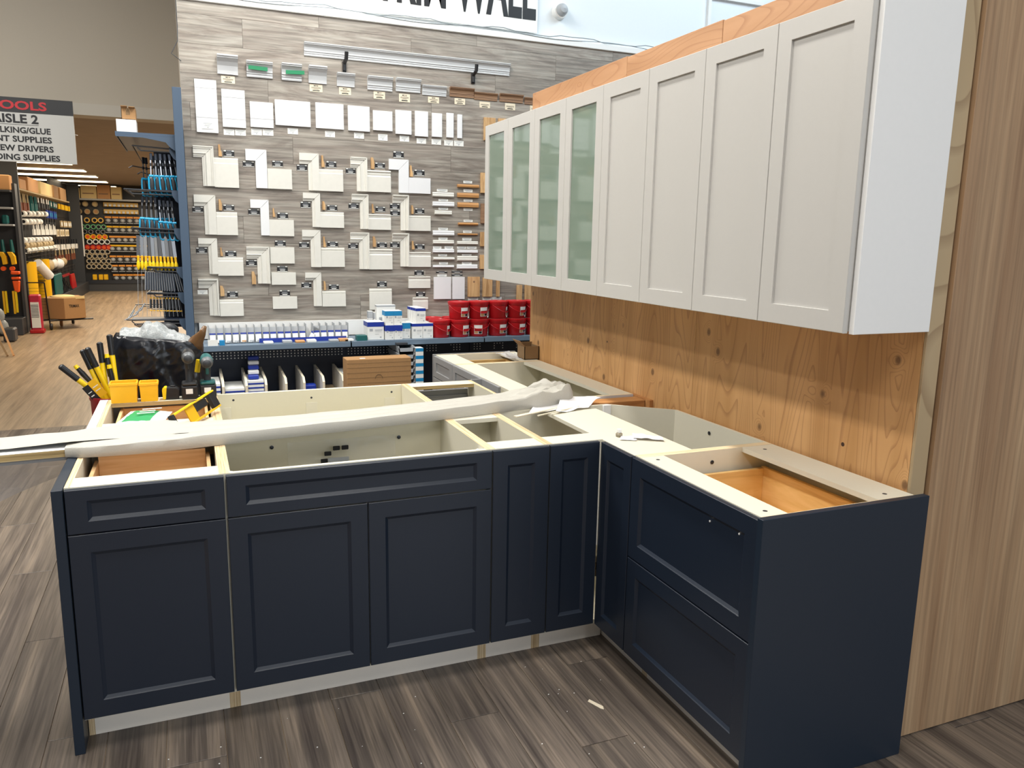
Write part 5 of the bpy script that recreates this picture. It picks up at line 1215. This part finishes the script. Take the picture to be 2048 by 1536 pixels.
for i in range(5): b.tube([(-2.44+.012*i, 3.62+.06*i, .985-.004*i), (-2.40, 3.6+.06*i, .965), (-2.12, 3.6+.06*i, .975)], .004, 5)
for i in range(4): b.tube([(-2.39+.016*i, 3.60, .975), (-2.385+.016*i, 3.60, .93), (-2.37+.016*i, 3.60, .915)], .0035, 5)
mk('wire_hooks', b, [DSTEEL], G)
b = B()
for i in range(4): b.tube([(-2.425+.05*i, 4.0+.1*i, 2.10-.035*i), (-2.40+.05*i, 4.0+.1*i, 2.115-.035*i), (-2.30, 4.0+.1*i, 2.10-.035*i), (-2.1, 4.0+.1*i, 2.11-.035*i)], .0045, 5)
mk('wire_hooks', b, [DARK], G)
for i in range(5): mk('hanging_bar', B().box(-2.43+.03*i-.01, -2.15, 3.9+.2*i, 3.915+.2*i, 1.10-.03*i, 1.106-.03*i), [DSTEEL], G)
def proto_blue(y=3.56):
    t = thing('bar_clamp', (0, 0, 0), 'x', 'tool', 'blue-handled tools on the rack')
    mk('shaft', B().box(-.0035, .0035, -.003, .003, -.17, -.02), [STEEL], t); mk('head', B().box(-.006, .012, -.005, .005, -.045, .0), [DSTEEL], t, bev=.002); mk('collar', B().box(-.006, .006, -.006, .006, -.085, -.065), [BLACK], t, bev=.001)
    b = B(); b.tube([(-.013, 0, -.150), (.016, 0, -.150)], .0085, 8); b.tube([(-.0135, 0, -.155), (-.0135, 0, -.21), (-.009, 0, -.264), (.006, 0, -.272), (.019, 0, -.267)], [.0062, .0060, .0065, .006, .005], 8)
    mk('handle_frame', b, [CYAN], t, smooth=True); mk('grip', B().ell((.006, -.004, -.210), (.0145, .011, .054), 12), [GRIP], t, smooth=True)
    return t
pb_ = proto_blue(); n_ = 0
def place(proto, lst, lab, group):
    global n_
    for i, (x, y, z, rz, s_) in enumerate(lst):
        o = proto if i == 0 else dup(proto, (0, 0, 0))
        o.location = (x, y, z); o.rotation_euler = rz; o.scale = (s_,)*3 if not isinstance(s_, tuple) else s_; o['label'] = lab % ORD[i]; o['group'] = group
L1 = [(-2.262+.0285*i, 3.572+.006*(i % 2), 2.175, (0, -.05*(i-1)*.6, random.uniform(-.2, .2)), 1.02) for i in range(6)]
place(pb_, L1, 'blue-handled bar tool on the top bar of the tool rack, %s from the left', 'blue-handled tools on the top bar')
for o in [dup(pb_, (-2.318, 3.75, 2.16), 'shadowed blue-handled tool further back on the top bar, outer one', 'blue tools further back', (0, .02, .5)), dup(pb_, (-2.302, 3.78, 2.16), 'shadowed blue-handled tool further back on the top bar, inner one', 'blue tools further back', (0, -.03, .4))]: o.scale = (1, 1, 1)
for i in range(5): dup(pb_, (-2.250+.029*i, 3.66, 2.165), 'blue-handled tool in the second layer behind the top bar, %s from left' % ORD[i], 'blue tools, second layer', (0, -.03*i, .3))
for i in range(6): dup(pb_, (-2.31+.03*i, 3.67, 1.885), 'blue-handled tool in the second layer behind the second bar, %s from left' % ORD[i], 'blue tools, second layer', (0, -.02*i, -.3))
for i in range(8):
    o = dup(pb_, (-2.332+.0262*i, 3.572+.008*(i % 2), 1.885-.002*i-(.015 if i > 3 else 0)), 'blue-handled bar tool on the second rack bar, %s from the left' % ORD[i], 'blue-handled tools on the second bar', (0, -.04*(i-3)*.5, random.uniform(-.2, .2)))
    o.scale = (1, 1, 1.02)
py = thing('putty_knife', (0, 0, 0), 'x', 'tool', 'y')
mk('blade', B().box(-.011, .011, -.001, .001, -.145, 0), [STEEL], py, label='long steel blade'); mk('sleeve', B().box(-.0075, -.0055, -.002, .002, -.145, .002), [SILVER], py)
mk('neck', B().box(-.008, .008, -.004, .004, -.185, -.14), [YEL], py, bev=.002); mk('handle', B().ell((0, 0, -.205), (.0125, .008, .036), 12), [YEL2], py, smooth=True); mk('handle_ring', B().lathe([(.0125, -.002), (.014, 0), (.0125, .002)], (0, .003, 0), 'y', 16), [BLACK], py)
py.children[-1].location = (0, 0, -.205); py.children[-1].scale = (.9, 1, 2.5)
place(py, [(-2.375+.0222*i, 3.572+.008*(i % 2), 1.615-.0008*i, (0, -.012*(i-4), (i % 3-1)*.3), 1) for i in range(11)], 'yellow-handled taping knife, third rack row, %s from left', 'yellow-handled knives')
gk = thing('steel_scraper', (0, 0, 0), 'x', 'tool', 'y')
mk('sheath', B().box(-.0055, .0055, -.012, .012, -.125, 0), [DSTEEL], gk, bev=.001); mk('edge', B().box(-.0065, -.0045, -.013, .013, -.128, .0), [SILVER], gk)
place(gk, [(-2.338+.0142*i, 3.572, 1.362-.002*i*.5, (0, -.012*(i-6)-(.1 if i > 12 else 0), .2), 1) for i in range(16)], 'slim steel blade hanging in the fourth rack row, %s from left', 'steel blades in the fourth row')
cl = thing('spring_clamp', (0, 0, 0), 'x', 'tool', 'y')
mk('jaw', B().tube([(-.006, 0, 0), (.006, 0, 0)], .007, 8), [YEL], cl); mk('body', B().box(-.0065, .0065, -.008, .008, -.075, -.01), [BLACK], cl, bev=.002); mk('rod', B().box(-.009, -.007, -.002, .002, -.1, 0), [STEEL], cl); mk('foot', B().box(-.008, .010, -.004, .004, -.095, -.088), [YEL], cl)
place(cl, [(-2.318+.0205*i, 3.575, 1.178-.001*i, (0, -.015*(i-4), .1), .98) for i in range(10)], 'small black and yellow clamp, fifth rack row, %s from left', 'small clamps in the fifth row')
for i, (x, z) in enumerate(((-2.36, 1.14), (-2.39, 1.11), (-2.43, 1.09))):
    mk('pliers', B().tube([(x, 3.6, z), (x-.03, 3.6, z-.05), (x-.07, 3.6, z-.07)], [.004, .006, .003], 6), [SILVER], smooth=True, label='steel pliers tip sticking out from the tool rack, '+['upper', 'middle', 'lower'][i]+' one', cat='tool', group='pliers on the rack')
t = thing('small_box', (-2.39, 3.6, 2.302), 'white carton on the top shelf of the tool rack', 'box')
mk('carton_body', B().box(-2.458, -2.336, 3.52, 3.68, 2.302, 2.382), [WHITE], t, bev=.001)
t = thing('small_box', (-2.38, 3.6, 2.384), 'brown open carton on top of the white one', 'box')
x0, x1, y0, y1, z0 = -2.43, -2.335, 3.53, 3.66, 2.384
mk('carton_walls', B().box(x0+.006, x1-.004, y0, y0+.003, z0, z0+.075).box(x0+.006, x1-.004, y1-.003, y1, z0, z0+.075).box(x0+.006, x0+.009, y0, y1, z0, z0+.075).box(x1-.004, x1-.001, y0, y1, z0, z0+.075).box(x0+.006, x1-.004, y0, y1, z0, z0+.003), [CARD], t)
mk('carton_flap', B().prism([(y0, z0+.075), (y0-.03, z0+.082), (y0-.03, z0+.085), (y0+.003, z0+.078)], 'x', x0+.006, x0+.045), [CARD], t); mk('carton_flap', B().prism([(y0, z0+.075), (y0-.028, z0+.079), (y0-.028, z0+.082), (y0+.003, z0+.078)], 'x', x0+.052, x1-.004), [CARD], t)
mk('tape_patch', B().box(x0+.035, x0+.06, y0-.0006, y0-.0001, z0+.03, z0+.073), [CARDD], t)
# ================================================================ HANGING AISLE SIGN
t = thing('aisle_sign', (-3.6, 6.2, 2.9), 'hanging grey and black aisle sign with red and black lettering', 'sign')
def SX(px): return -3.0+(px-138)*.00402
def SZ(py, px): return 2.84-(py-205-(px-138)*.05)*.00455
YN = 6.2
mk('panel', B().box(-4.5, -2.985, YN, YN+.02, 2.262, 2.705), [SIGNW], t, bev=.001)
mk('header', B().box(-4.5, -2.985, YN-.001, YN+.021, 2.706, 2.84), [DARK2], t)
mk('hanger', B().tube([(-4.2, YN+.01, 2.84), (-4.2, YN+.01, 3.6)], .003, 6), [STEEL], t)
mk('header_lettering', text_b('TOOLS', SX(88), YN-.002, 2.735, .077, width=.47, align='r', bold=.03), [REDINK], t, label='red capitals TOOLS')
b = text_b('AISLE 2', SX(69), YN-.001, 2.615, .078, align='r', width=.38, bold=.03)
for s_, px, z, w_, h_ in (('CAULKING/GLUE', 92, 2.525, .56, .053), ('PAINT SUPPLIES', 93, 2.445, .57, .053), ('SCREW DRIVERS', 95, 2.363, .57, .053), ('SANDING SUPPLIES', 107, 2.281, .67, .053)):
    text_b(s_, SX(px), YN-.001, z, h_, align='r', width=w_, bold=.028, b=b)
mk('lettering', b, [INK], t, label='black capitals listing the aisle goods')
mk('rule', B().box(SX(69)-.42, SX(69), YN-.002, YN-.0002, 2.597, 2.600), [INK], t)
# ================================================================ FAR AISLE: BACK GONDOLA
def FX(px): return -4.62+(px-160)*.0125
def FZ(py): return 2.543-(py-395)*.01366
t = thing('back_shelving', (-3.8, 22.6, 0), 'dark shelving bay across the end of the far aisle', 'shelving')
mk('side_wall', B().box(-4.96, -4.9, 22.1, 23.6, 0, 2.87), [DARK2], t)
mk('back_panel', B().box(-4.9, -2.0, 22.5, 22.56, 0, 2.85), [DARK2], t); mk('base', B().box(-4.75, -2.0, 22.0, 22.5, 0, .28), [DARK], t); mk('base_lip', B().box(-4.75, -2.0, 21.98, 22.0, .2, .30), [DSTEEL], t)
mk('top_shelf', B().box(-4.7, -2.0, 22.0, 22.5, 2.46, 2.50), [SILVER], t); mk('upright', B().box(-4.78, -4.72, 21.95, 22.5, 0, 3.0 if False else 2.85), [DARK], t)
for i, (a, d, z1, m_) in enumerate(((150, 162, 378, CARDY), (163, 194, 373, CARDY), (194.5, 221, 371, CARDO), (221.5, 243, 374, CARDY))):
    bx = thing('carton', ((FX(a)+FX(d))/2, 22.2, 2.502), ['pale', 'wide pale', 'orange-brown', 'pale open-topped'][i]+' carton on the top shelf of the back bay, %s from the left' % ORD[i], 'box', 'cartons on the back bay')
    zt = FZ(z1); mk('carton_body', B().box(FX(a), FX(d)-.01, 22.02, 22.4, 2.502, zt), [m_], bx); mk('print_mark', B().box(FX(a)+.1*(FX(d)-FX(a)), FX(a)+.8*(FX(d)-FX(a)), 22.015, 22.019, 2.62, 2.65), [BROWNT], bx)
def roll(m_, fill):
    t = thing('tape_roll', (0, 0, 0), 'x', 'tape roll', 'y')
    mk('roll', B().lathe([(.052, .05), (.052, -.0), (.073, -.0), (.073, .05)] , (0, 0, 0), 'y', 16), [m_], t, smooth=True)
    mk('core', B().lathe([(.052, .04), (.0475, .04), (.0475, -.004), (.052, -.004)], (0, 0, 0), 'y', 16), [LABEL if not fill else m_], t)
    if fill: mk('wrapper', B().lathe([(.0008, .01), (.05, .012)], (0, 0, 0), 'y', 14), [fill], t)
    mk('hook', B().tube([(0, -.03, 0), (0, .15, 0)], .004, 5), [DSTEEL], t)
    return t
rw = [(408, (152, 167, 186), TAN, CARDY), (423, (154, 170, 187), TAN, CARDO), (440, (152, 168, 183, 195), YEL, None), (453, (158, 168.5, 179.5, 190, 200), GREEN2, None), (463, (162, 174, 188, 198), DSTEEL, None), (473, (167, 178, 190, 201), YEL, ORANGE), (483, (170, 182, 194, 205), LABEL, None), (494, (165, 176, 187, 198, 207), RED, ORANGE), (503, (163, 174, 184, 194, 204), TAN, None), (512, (167, 178, 188, 198), TAN, None), (522, (166, 175, 184, 195, 205), TAN, None), (533, (165, 174, 185, 196, 206), TAN, None)]
tone = ['tan', 'orange-filled tan', 'yellow', 'green', 'dark grey', 'orange', 'white', 'red', 'pale ring', 'pale ring', 'pale ring', 'pale ring']
for r, (py, xs_, m_, fi) in enumerate(rw):
    pr = roll(m_, fi)
    for i, px in enumerate(xs_):
        o = pr if i == 0 else dup(pr, (0, 0, 0))
        o.location = (FX(px), 22.35, FZ(py)); o['label'] = tone[r]+' tape roll, %s row of back bay, %s from left' % (ORD[r], ORD[i]); o['group'] = 'tape rolls, %s row' % ORD[r]
def blis(kind):
    t = thing('blister_pack', (0, 0, 0), 'x', 'blister pack', 'y')
    if kind == 0:
        mk('card', B().box(-.055, .055, -.003, .003, -.10, 0), [YEL], t); mk('header', B().box(-.05, .05, -.006, -.003, -.045, -.008), [CARDY], t); mk('contents', B().ell((0, -.02, -.07), (.045, .022, .03), 10), [LABEL], t, smooth=True)
    else:
        mk('card', B().box(-.085, .085, -.003, .003, -.165, -.03), [DARK2], t); mk('header', B().box(-.082, .082, -.012, -.003, -.04, 0), [AMBER if kind == 1 else YEL], t, bev=.004); mk('contents', B().ell((0, -.03, -.095), (.062, .035, .045), 12), [SILVER], t, smooth=True); mk('highlight', B().ell((0, -.045, -.095), (.03, .022, .022), 8), [LABEL], t, smooth=True)
        mk('tray', B().box(-.08, .08, -.04, -.003, -.165, -.15), [SILVER], t)
    return t
for r, (py, kd, x0_, x1_, n__) in enumerate(((405, 0, 207, 268, 8), (419, 0, 207, 268, 8), (433, 1, 210, 268, 5), (452, 2, 210, 280, 6), (472, 1, 216, 280, 6), (490, 2, 214, 280, 6), (512, 1, 214, 285, 6), (531, 1, 216, 290, 6), (550, 1, 218, 300, 7))):
    pr = blis(kd)
    for i in range(n__):
        o = pr if i == 0 else dup(pr, (0, 0, 0)); px = x0_+(x1_-x0_)*i/(n__-1)
        o.location = (FX(px), 22.38, FZ(py)+.02); s_ = 1.0 if kd else 1.0; o.scale = (s_, 1, 1.18 if kd else 1.15); o['label'] = ('yellow' if kd == 0 else 'dark orange-topped' if kd == 1 else 'dark yellow-topped')+' blister pack, row %s of back bay, %s from left' % (ORD[r], ORD[i]); o['group'] = 'packs on the back bay, %s row' % ORD[r]
mk('hanging_strip', B().box(FX(158), FX(162), 21.97, 22.0, .95, 2.05), [LABEL], label='white strip of packets hanging on the left edge of the back bay', cat='packets')
for i, px in enumerate((177, 189, 199)): mk('glue_tub', B().box(FX(px)-.055, FX(px)+.05, 22.05, 22.2, .302, .30+.15), [YEL], bev=.01, label='small yellow tub on the base of the back bay, %s from the left' % ORD[i], cat='tub', group='yellow tubs on the back bay')
# ================================================================ FAR AISLE: LEFT GONDOLA (faces +x)
t = thing('aisle_shelving', (-4.9, 17, 0), 'long dark shelving run with paint tools along the left of the far aisle', 'shelving')
mk('back_panel', B().box(-4.96, -4.9, 12.9, 21.9, 0, 2.33), [DARK2], t); mk('high_panel', B().box(-4.96, -4.9, 19.0, 21.9, 2.33, 2.87), [DARK2], t)
b = B()
for z in (.6, .95, 1.3, 1.62, 1.95, 2.3): b.box(-4.8995, -4.893, 18.6, 21.9, z, z+.012)
mk('panel_seams', b, [BLACK], t)
mk('base', B().box(-4.9, -4.55, 12.9, 21.9, 0, .27), [DARK], t, bev=.005); mk('top_shelf', B().box(-4.9, -4.6, 12.95, 19.6, 2.30, 2.325), [TAN], t)
mk('near_upright', B().box(-4.96, -4.55, 12.82, 12.88, 0, 2.8), [DARK], t); mk('end_column', B().box(-4.97, -4.62, 21.9, 21.94, 0, 2.85), [DARK], t)
BX = [((13.4, 14.0), 2.50, CARDO), ((14.2, 15.3), 2.58, CARDO), ((15.6, 17.1), 2.58, CARDY), ((17.3, 18.0), 2.6, CARD), ((18.3, 19.3), 2.6, CARD)]
for i, ((a, d), zt, m_) in enumerate(BX):
    mk('carton', B().box(-4.88, -4.62, a, d, 2.326, zt), [m_], bev=.01, label='brown carton on the long left run, %s from the near end' % ORD[i], cat='box', group='cartons on the left run')
def hang_row(name, kind, n__, ya, za, yb, zb, length, lab, group, m1, m2, x=-4.7, w_=.05):
    t = thing(name, (0, 0, 0), 'x', name.replace('_', ' '), group)
    if kind == 'brush':
        mk('handle', B().tube([(0, 0, 0), (0, 0, -length*.5)], [.012, .018], 6), [m1], t); mk('bristles', B().prism([(-w_*.45, -length*.5), (w_*.45, -length*.5), (w_*.55, -length), (-w_*.55, -length)], 'x', -.015, .015), [m2], t)
    elif kind == 'roller':
        mk('sleeve', B().lathe([(.028, -.12), (.055, -.12), (.055, .12), (.028, .12)], (0, 0, -.06), 'y', 14), [m1], t, smooth=True); mk('core_hole', B().lathe([(.001, -.119), (.03, -.1205)], (0, 0, -.06), 'y', 12), [m2], t)
    else:
        mk('card', B().box(-.012, .012, -w_, w_, -length, 0), [m1], t); mk('panel', B().box(.0125, .016, -w_*.8, w_*.8, -length*.8, -length*.25), [m2], t)
    for i in range(n__):
        f_ = i/max(1, n__-1); o = t if i == 0 else dup(t, (0, 0, 0))
        o.location = (x+.01*(i % 2), ya+(yb-ya)*f_, za+(zb-za)*f_); o['label'] = lab % ORD[i % 20]; o['group'] = group
    return t
hang_row('paint_brush', 'brush', 4, 13.8, 2.27, 14.45, 2.28, .32, 'red-brown paint brush high on the left run, %s from the near end', 'red-brown brushes', TAN, RBROWN, w_=.11)
hang_row('paint_brush', 'brush', 5, 14.55, 2.26, 15.45, 2.27, .28, 'teal-handled brush high on the left run, %s from the near end', 'teal brushes', TEAL, TEAL, w_=.11)
hang_row('paint_brush', 'brush', 5, 15.7, 2.27, 17.0, 2.27, .2, 'black and white brush high on the left run, %s from the near end', 'black and white brushes', LABEL, DARK, w_=.1)
hang_row('tool_pack', 'card', 3, 17.3, 2.26, 18.0, 2.25, .14, 'small teal and white pack high on the left run, %s from the near end', 'small teal packs', TEAL, LABEL, w_=.08)
hang_row('sponge_pack', 'card', 6, 18.55, 2.24, 20.2, 2.23, .12, 'yellow pack high on the left run, %s from the near end', 'yellow packs on the left run', YEL, YEL2, w_=.11)
hang_row('roller_sleeve', 'roller', 6, 13.95, 1.98, 16.3, 2.02, .1, 'white roller sleeve in the upper roller row, %s from the near end', 'upper roller sleeves', LABEL, INK)
hang_row('tool_pack', 'card', 5, 16.7, 2.05, 17.9, 2.04, .16, 'royal blue pack on the left run, %s from the near end', 'royal blue packs', BLUE, TBLUE, w_=.09)
hang_row('roller_sleeve', 'roller', 5, 14.05, 1.84, 15.6, 1.86, .1, 'white roller sleeve in the second roller row, %s from the near end', 'second row roller sleeves', LABEL, INK)
hang_row('frame_handle', 'brush', 8, 15.2, 1.87, 17.6, 1.88, .14, 'black-handled roller frame on the left run, %s from the near end', 'black roller frames', BLACK, DARK, w_=.09)
hang_row('mini_brush', 'brush', 11, 14.9, 1.76, 17.6, 1.76, .22, 'white mini brush on the left run, %s from the near end', 'white mini brushes', LABEL, LABEL, w_=.16)
hang_row('brush_pack', 'card', 5, 18.7, 1.86, 20.3, 1.86, .15, 'tan brush pack right of the mini brushes, %s from the near end', 'tan brush packs', TAN, LABEL, w_=.13)
hang_row('brush_pack', 'card', 5, 18.0, 1.66, 19.7, 1.66, .16, 'pale brush pack in the lower pack row, %s from the near end', 'pale brush packs', MDF, TAN, w_=.13)
for r in range(3):
    hang_row('roller_sleeve', 'roller', 8+r, 13.75+.12*r, 1.51-.09*r, 16.6+.2*r, 1.51-.09*r, .1, 'white roller sleeve in the %s row of the sleeve pile, %%s from the near end' % ['top', 'middle', 'bottom'][r], 'roller sleeve pile, %s row' % ['top', 'middle', 'bottom'][r], [LABEL, TAN, LABEL][r], DARK)
hang_row('mop_brush', 'brush', 10, 17.0, 1.45, 21.2, 1.42, .24, 'pale long brush hanging in the middle of the left run, %s from the near end', 'pale long brushes', DSTEEL, LABEL, w_=.2)
hang_row('bristle_pack', 'brush', 7, 17.4, 1.24, 20.6, 1.22, .3, 'brown bristle pack below the long brushes, %s from the near end', 'brown bristle packs', TAN, RBROWN, w_=.2)
def basket(x0, x1, ya, yb, z0, z1, label):
    b = B()
    for i in range(9):
        y = ya+(yb-ya)*i/8; b.tube([(x1, y, z0), (x1, y, z1)], .006, 4)
    for z in (z0, (z0+z1)/2, z1): b.tube([(x1, ya, z), (x1, yb, z)], .007, 4); b.tube([(x0, ya, z), (x1, ya, z)], .007, 4)
    b.box(x0, x1, ya, yb, z0-.004, z0)
    mk('wire_basket', b, [BLACK], label=label, cat='basket', group='black wire baskets')
basket(-4.89, -4.62, 13.5, 17.1, 1.08, 1.25, 'upper black wire basket on the left run')
basket(-4.89, -4.6, 14.9, 19.6, .68, .82, 'lower black wire basket on the left run')
for i in range(5): mk('folded_cloth', B().ell((-4.74+.03*(i % 2), 15.5+.75*i, .90+.02*(i % 3)), (.12, .34, .15-.01*i), 12), [[PAPER, TAN, LABEL][i % 3]], smooth='all', label='pale bundle in the lower wire basket, %s from the near end' % ORD[i], cat='bundle', group='bundles in the lower basket')
for i, (ya, yb) in enumerate(((13.4, 13.95), (14.2, 14.75), (14.85, 15.5))):
    if i == 1:
        mk('paper_roll', B().tube([(-4.55, 13.95, 1.05), (-4.42, 14.25, .80)], .085, 16), [PAPER], smooth=True, label='white roll leaning on the yellow rolls', cat='roll')
        continue
    t = thing('yellow_roll', (-4.6, (ya+yb)/2, .28), 'tall yellow plastic roll standing on the left run, '+('near one' if i == 0 else 'far one'), 'roll', 'tall yellow rolls')
    mk('roll', B().tube([(-4.66, (ya+yb)/2, .28), (-4.66, (ya+yb)/2, 1.08)], .135, 20), [YEL], t, smooth=True); mk('roll_end', B().lathe([(.001, .002), (.1, .002), (.135, 0)], (-4.66, (ya+yb)/2, 1.08), 'z', 20), [YEL2], t)
mk('mesh_panel', B().box(-4.6, -4.56, 16.0, 17.0, .28, .74), [TEAL], bev=.02, label='dark green mesh pack standing on the base of the left run', cat='pack')
b = B()
for i in range(7): b.tube([(-4.6+.02*(i % 2), 17.2+.2*i, .66-.05*i), (-4.56, 17.3+.2*i, .45-.03*i), (-4.6, 17.2+.2*i, .28)], .02, 5)
mk('hand_tool_bundle', b, [DSTEEL], kind='stuff', label='heap of grey wire tools low on the left run', cat='tools', group=None)
mk('red_pack', B().prism([(18.7, .27), (19.5, .27), (19.2, .62), (18.6, .62)], 'x', -4.62, -4.57), [RED], bev=.01, label='bright red long pack low on the left run', cat='pack'); mk('red_pack', B().box(-4.8, -4.6, 16.8, 18.6, .60, .67), [DRED], bev=.01, label='dark red flat pack under the lower basket', cat='pack')
# ---- end bay at the near end of the left run (faces the camera)
t = thing('end_bay', (-4.8, 12.4, 0), 'dark end bay of the left run, facing the camera, with tools on pegs', 'shelving')
mk('back_panel', B().box(-5.3, -4.53, 12.2, 12.26, 0, 2.32), [DARK2], t); mk('upright', B().box(-4.53, -4.49, 12.1, 12.3, 0, 2.35), [DARK], t); mk('base', B().box(-5.3, -4.5, 11.75, 12.2, 0, .26), [DARK], t, bev=.005)
for z in (2.24, 1.98, 1.72): mk('bay_shelf', B().box(-5.3, -4.53, 11.95, 12.2, z-.03, z), [SILVER if z < 2.2 else DARK], t, bev=.003)
mk('carton', B().box(-4.95, -4.53, 12.0, 12.2, 2.243, 2.47), [CARDO], bev=.01, label='orange-brown carton on top of the dark end bay', cat='box')
mk('green_pouch', B().box(-4.69, -4.6, 12.0, 12.1, 1.722, 1.86), [TEAL], bev=.02, label='teal green pouch on the end bay shelf', cat='pouch')
mk('spray_tool', B().tube([(-4.72, 12.05, 1.48), (-4.71, 12.05, 1.28)], [.02, .03], 8), [TEAL], smooth=True, label='teal hand tool hanging on the end bay, left one', cat='tool', group='teal tools on the end bay'); mk('spray_tool', B().tube([(-4.60, 12.05, 1.48), (-4.59, 12.05, 1.28)], [.02, .03], 8), [TEAL], smooth=True, label='teal hand tool hanging on the end bay, right one', cat='tool', group='teal tools on the end bay')
for i, x in enumerate((-4.73, -4.61)):
    t = thing('tape_gun', (x, 12.0, .99), 'yellow and black tape gun on the end bay, '+['left', 'right'][i]+' one', 'tape gun', 'yellow tape guns')
    mk('cover', B().prism([(x-.05, 1.29), (x+.02, 1.29), (x+.055, 1.22), (x+.06, 1.10), (x, 1.09), (x-.01, 1.2)], 'y', 11.98, 12.08), [YEL], t, bev=.006); mk('roller', B().lathe([(.001, -.02), (.035, -.02), (.035, .06)], (x, 12.0, 1.03), 'y', 12), [ORANGE], t, smooth=True)
t = thing('orange_clamp', (-4.56, 11.98, .72), 'bright orange clamp set hanging low on the end bay', 'clamp')
mk('upper_jaw', B().box(-4.63, -4.51, 11.95, 12.05, .94, .99), [ORANGE], t, bev=.01); mk('lower_jaw', B().box(-4.63, -4.51, 11.95, 12.05, .86, .90), [ORANGE], t, bev=.01); mk('handle', B().prism([(-4.62, .84), (-4.52, .84), (-4.54, .66), (-4.60, .66)], 'y', 11.95, 12.05), [ORANGE], t, bev=.01)
for i, x in enumerate((-4.735, -4.60)):
    for j in range(2): mk('folding_rule', B().box(x-.035+.035*j, x-.008+.035*j, 11.95, 11.98, .32+.02*j, .68), [YEL if j == 0 else YEL2], label='long yellow rule hanging low on the end bay, %s from the left' % ORD[2*i+j], cat='rule', group='long yellow rules')
for i, z in enumerate((.32, .14)): mk('bagged_disc', B().ell((-4.80+.04*i, 11.7, z), (.085, .05, .12), 12), [BUB], smooth='all', label='clear bagged disc low beside the end bay, '+['upper', 'lower'][i]+' one', cat='packet', group='bagged discs')
# ---- carton on a hand cart
t = thing('push_cart', (-4.2, 12.7, 0), 'black wire cart frame with small wheels in the far aisle', 'cart')
b = B()
for x in (-4.48, -4.22): b.tube([(x, 12.45, .06), (x-.04, 12.5, .78)], .012, 6)
b.tube([(-4.52, 12.5, .78), (-4.26, 12.5, .78)], .01, 6); b.tube([(-4.48, 12.45, .15), (-3.75, 12.9, .15)], .015, 6); b.tube([(-4.22, 12.45, .15), (-3.6, 12.7, .15)], .015, 6)
for k_ in range(9): b.tube([(-4.50, 12.49, .25+.055*k_), (-4.24, 12.49, .25+.055*k_)], .003, 4)
mk('frame', b, [BLACK], t)
for x, y in ((-4.46, 12.42), (-4.2, 12.4), (-4.12, 12.95), (-3.98, 13.3)): mk('wheel', B().lathe([(.001, -.02), (.05, -.02), (.055, -.012), (.055, .012), (.05, .02), (.001, .02)], (x, y, .055), 'x', 14), [[BLACK, BLACK, CARDO, BLACK][[12.42, 12.4, 12.95, 13.3].index(y)]], t, smooth=True)
t = thing('large_carton', (-4.0, 12.8, .17), 'large open brown carton on the wire cart', 'box')
pts = [(-4.36, 12.55), (-4.02, 12.62), (-3.64, 12.35), (-3.72, 13.2), (-4.2, 13.4)]
mk('carton_body', B().prism([(-4.33, 12.55), (-3.99, 12.45), (-3.70, 12.65), (-3.85, 13.2), (-4.25, 13.2)], 'z', .17, .52), [CARD], t, bev=.004)
mk('carton_flap', B().prism([(-4.02, 12.46), (-3.70, 12.63), (-3.70, 12.65), (-4.02, 12.48)], 'z', .50, .545), [CARDY], t); mk('packing_paper', B().ell((-4.05, 12.85, .52), (.2, .22, .035), 12), [CARDY], t, smooth='all')
mk('carton_print', text_b('TRIMAX', -3.93, 12.0, 0, .05, width=.17, bold=.02).rot(Matrix.Translation((-3.92, 12.485, .36)) @ Matrix.Rotation(.60, 4, 'Z') @ Matrix.Translation((3.93, -11.99, 0))), [INK], t, label='black printed word')
t = thing('wash_board', (-4.3, 11.9, 0), 'pink-red stand with a white ribbed front panel beside the cart', 'display stand')
mk('body', B().box(-4.42, -4.26, 11.95, 12.1, .01, .62), [PINK], t, bev=.02); mk('front', B().prism([(-4.40, .09), (-4.275, .09), (-4.285, .50), (-4.40, .50)], 'y', 11.935, 11.949), [LABEL], t)
b = B()
for k_ in range(9): b.box(-4.395, -4.29, 11.93, 11.934, .26+.024*k_, .268+.024*k_)
mk('ribs', b, [DARK], t); mk('foot', B().box(-4.44, -4.24, 11.93, 12.12, 0, .06), [RED], t, bev=.01)
# ---- easel legs and grey bin at the left edge
for i, (xa, xb, m_) in enumerate(((-4.40, -4.22, CARDO), (-4.52, -4.29, CARDD), (-4.60, -4.40, DARK))):
    mk('leaning_timber', B().tube([(xa, 9.6, .46), (xb, 9.3, .012)], .016, 4), [m_], label=['pale wooden leg leaning at the left edge, nearest the aisle', 'brown wooden leg leaning at the left edge, middle one', 'dark leg leaning at the left edge, outermost'][i], cat='timber', group='leaning wooden legs')
mk('grey_bin', B().box(-4.62, -4.47, 10.9, 11.15, 0, .20), [DARK], bev=.02, label='low grey bin on the floor below the bagged discs', cat='bin')
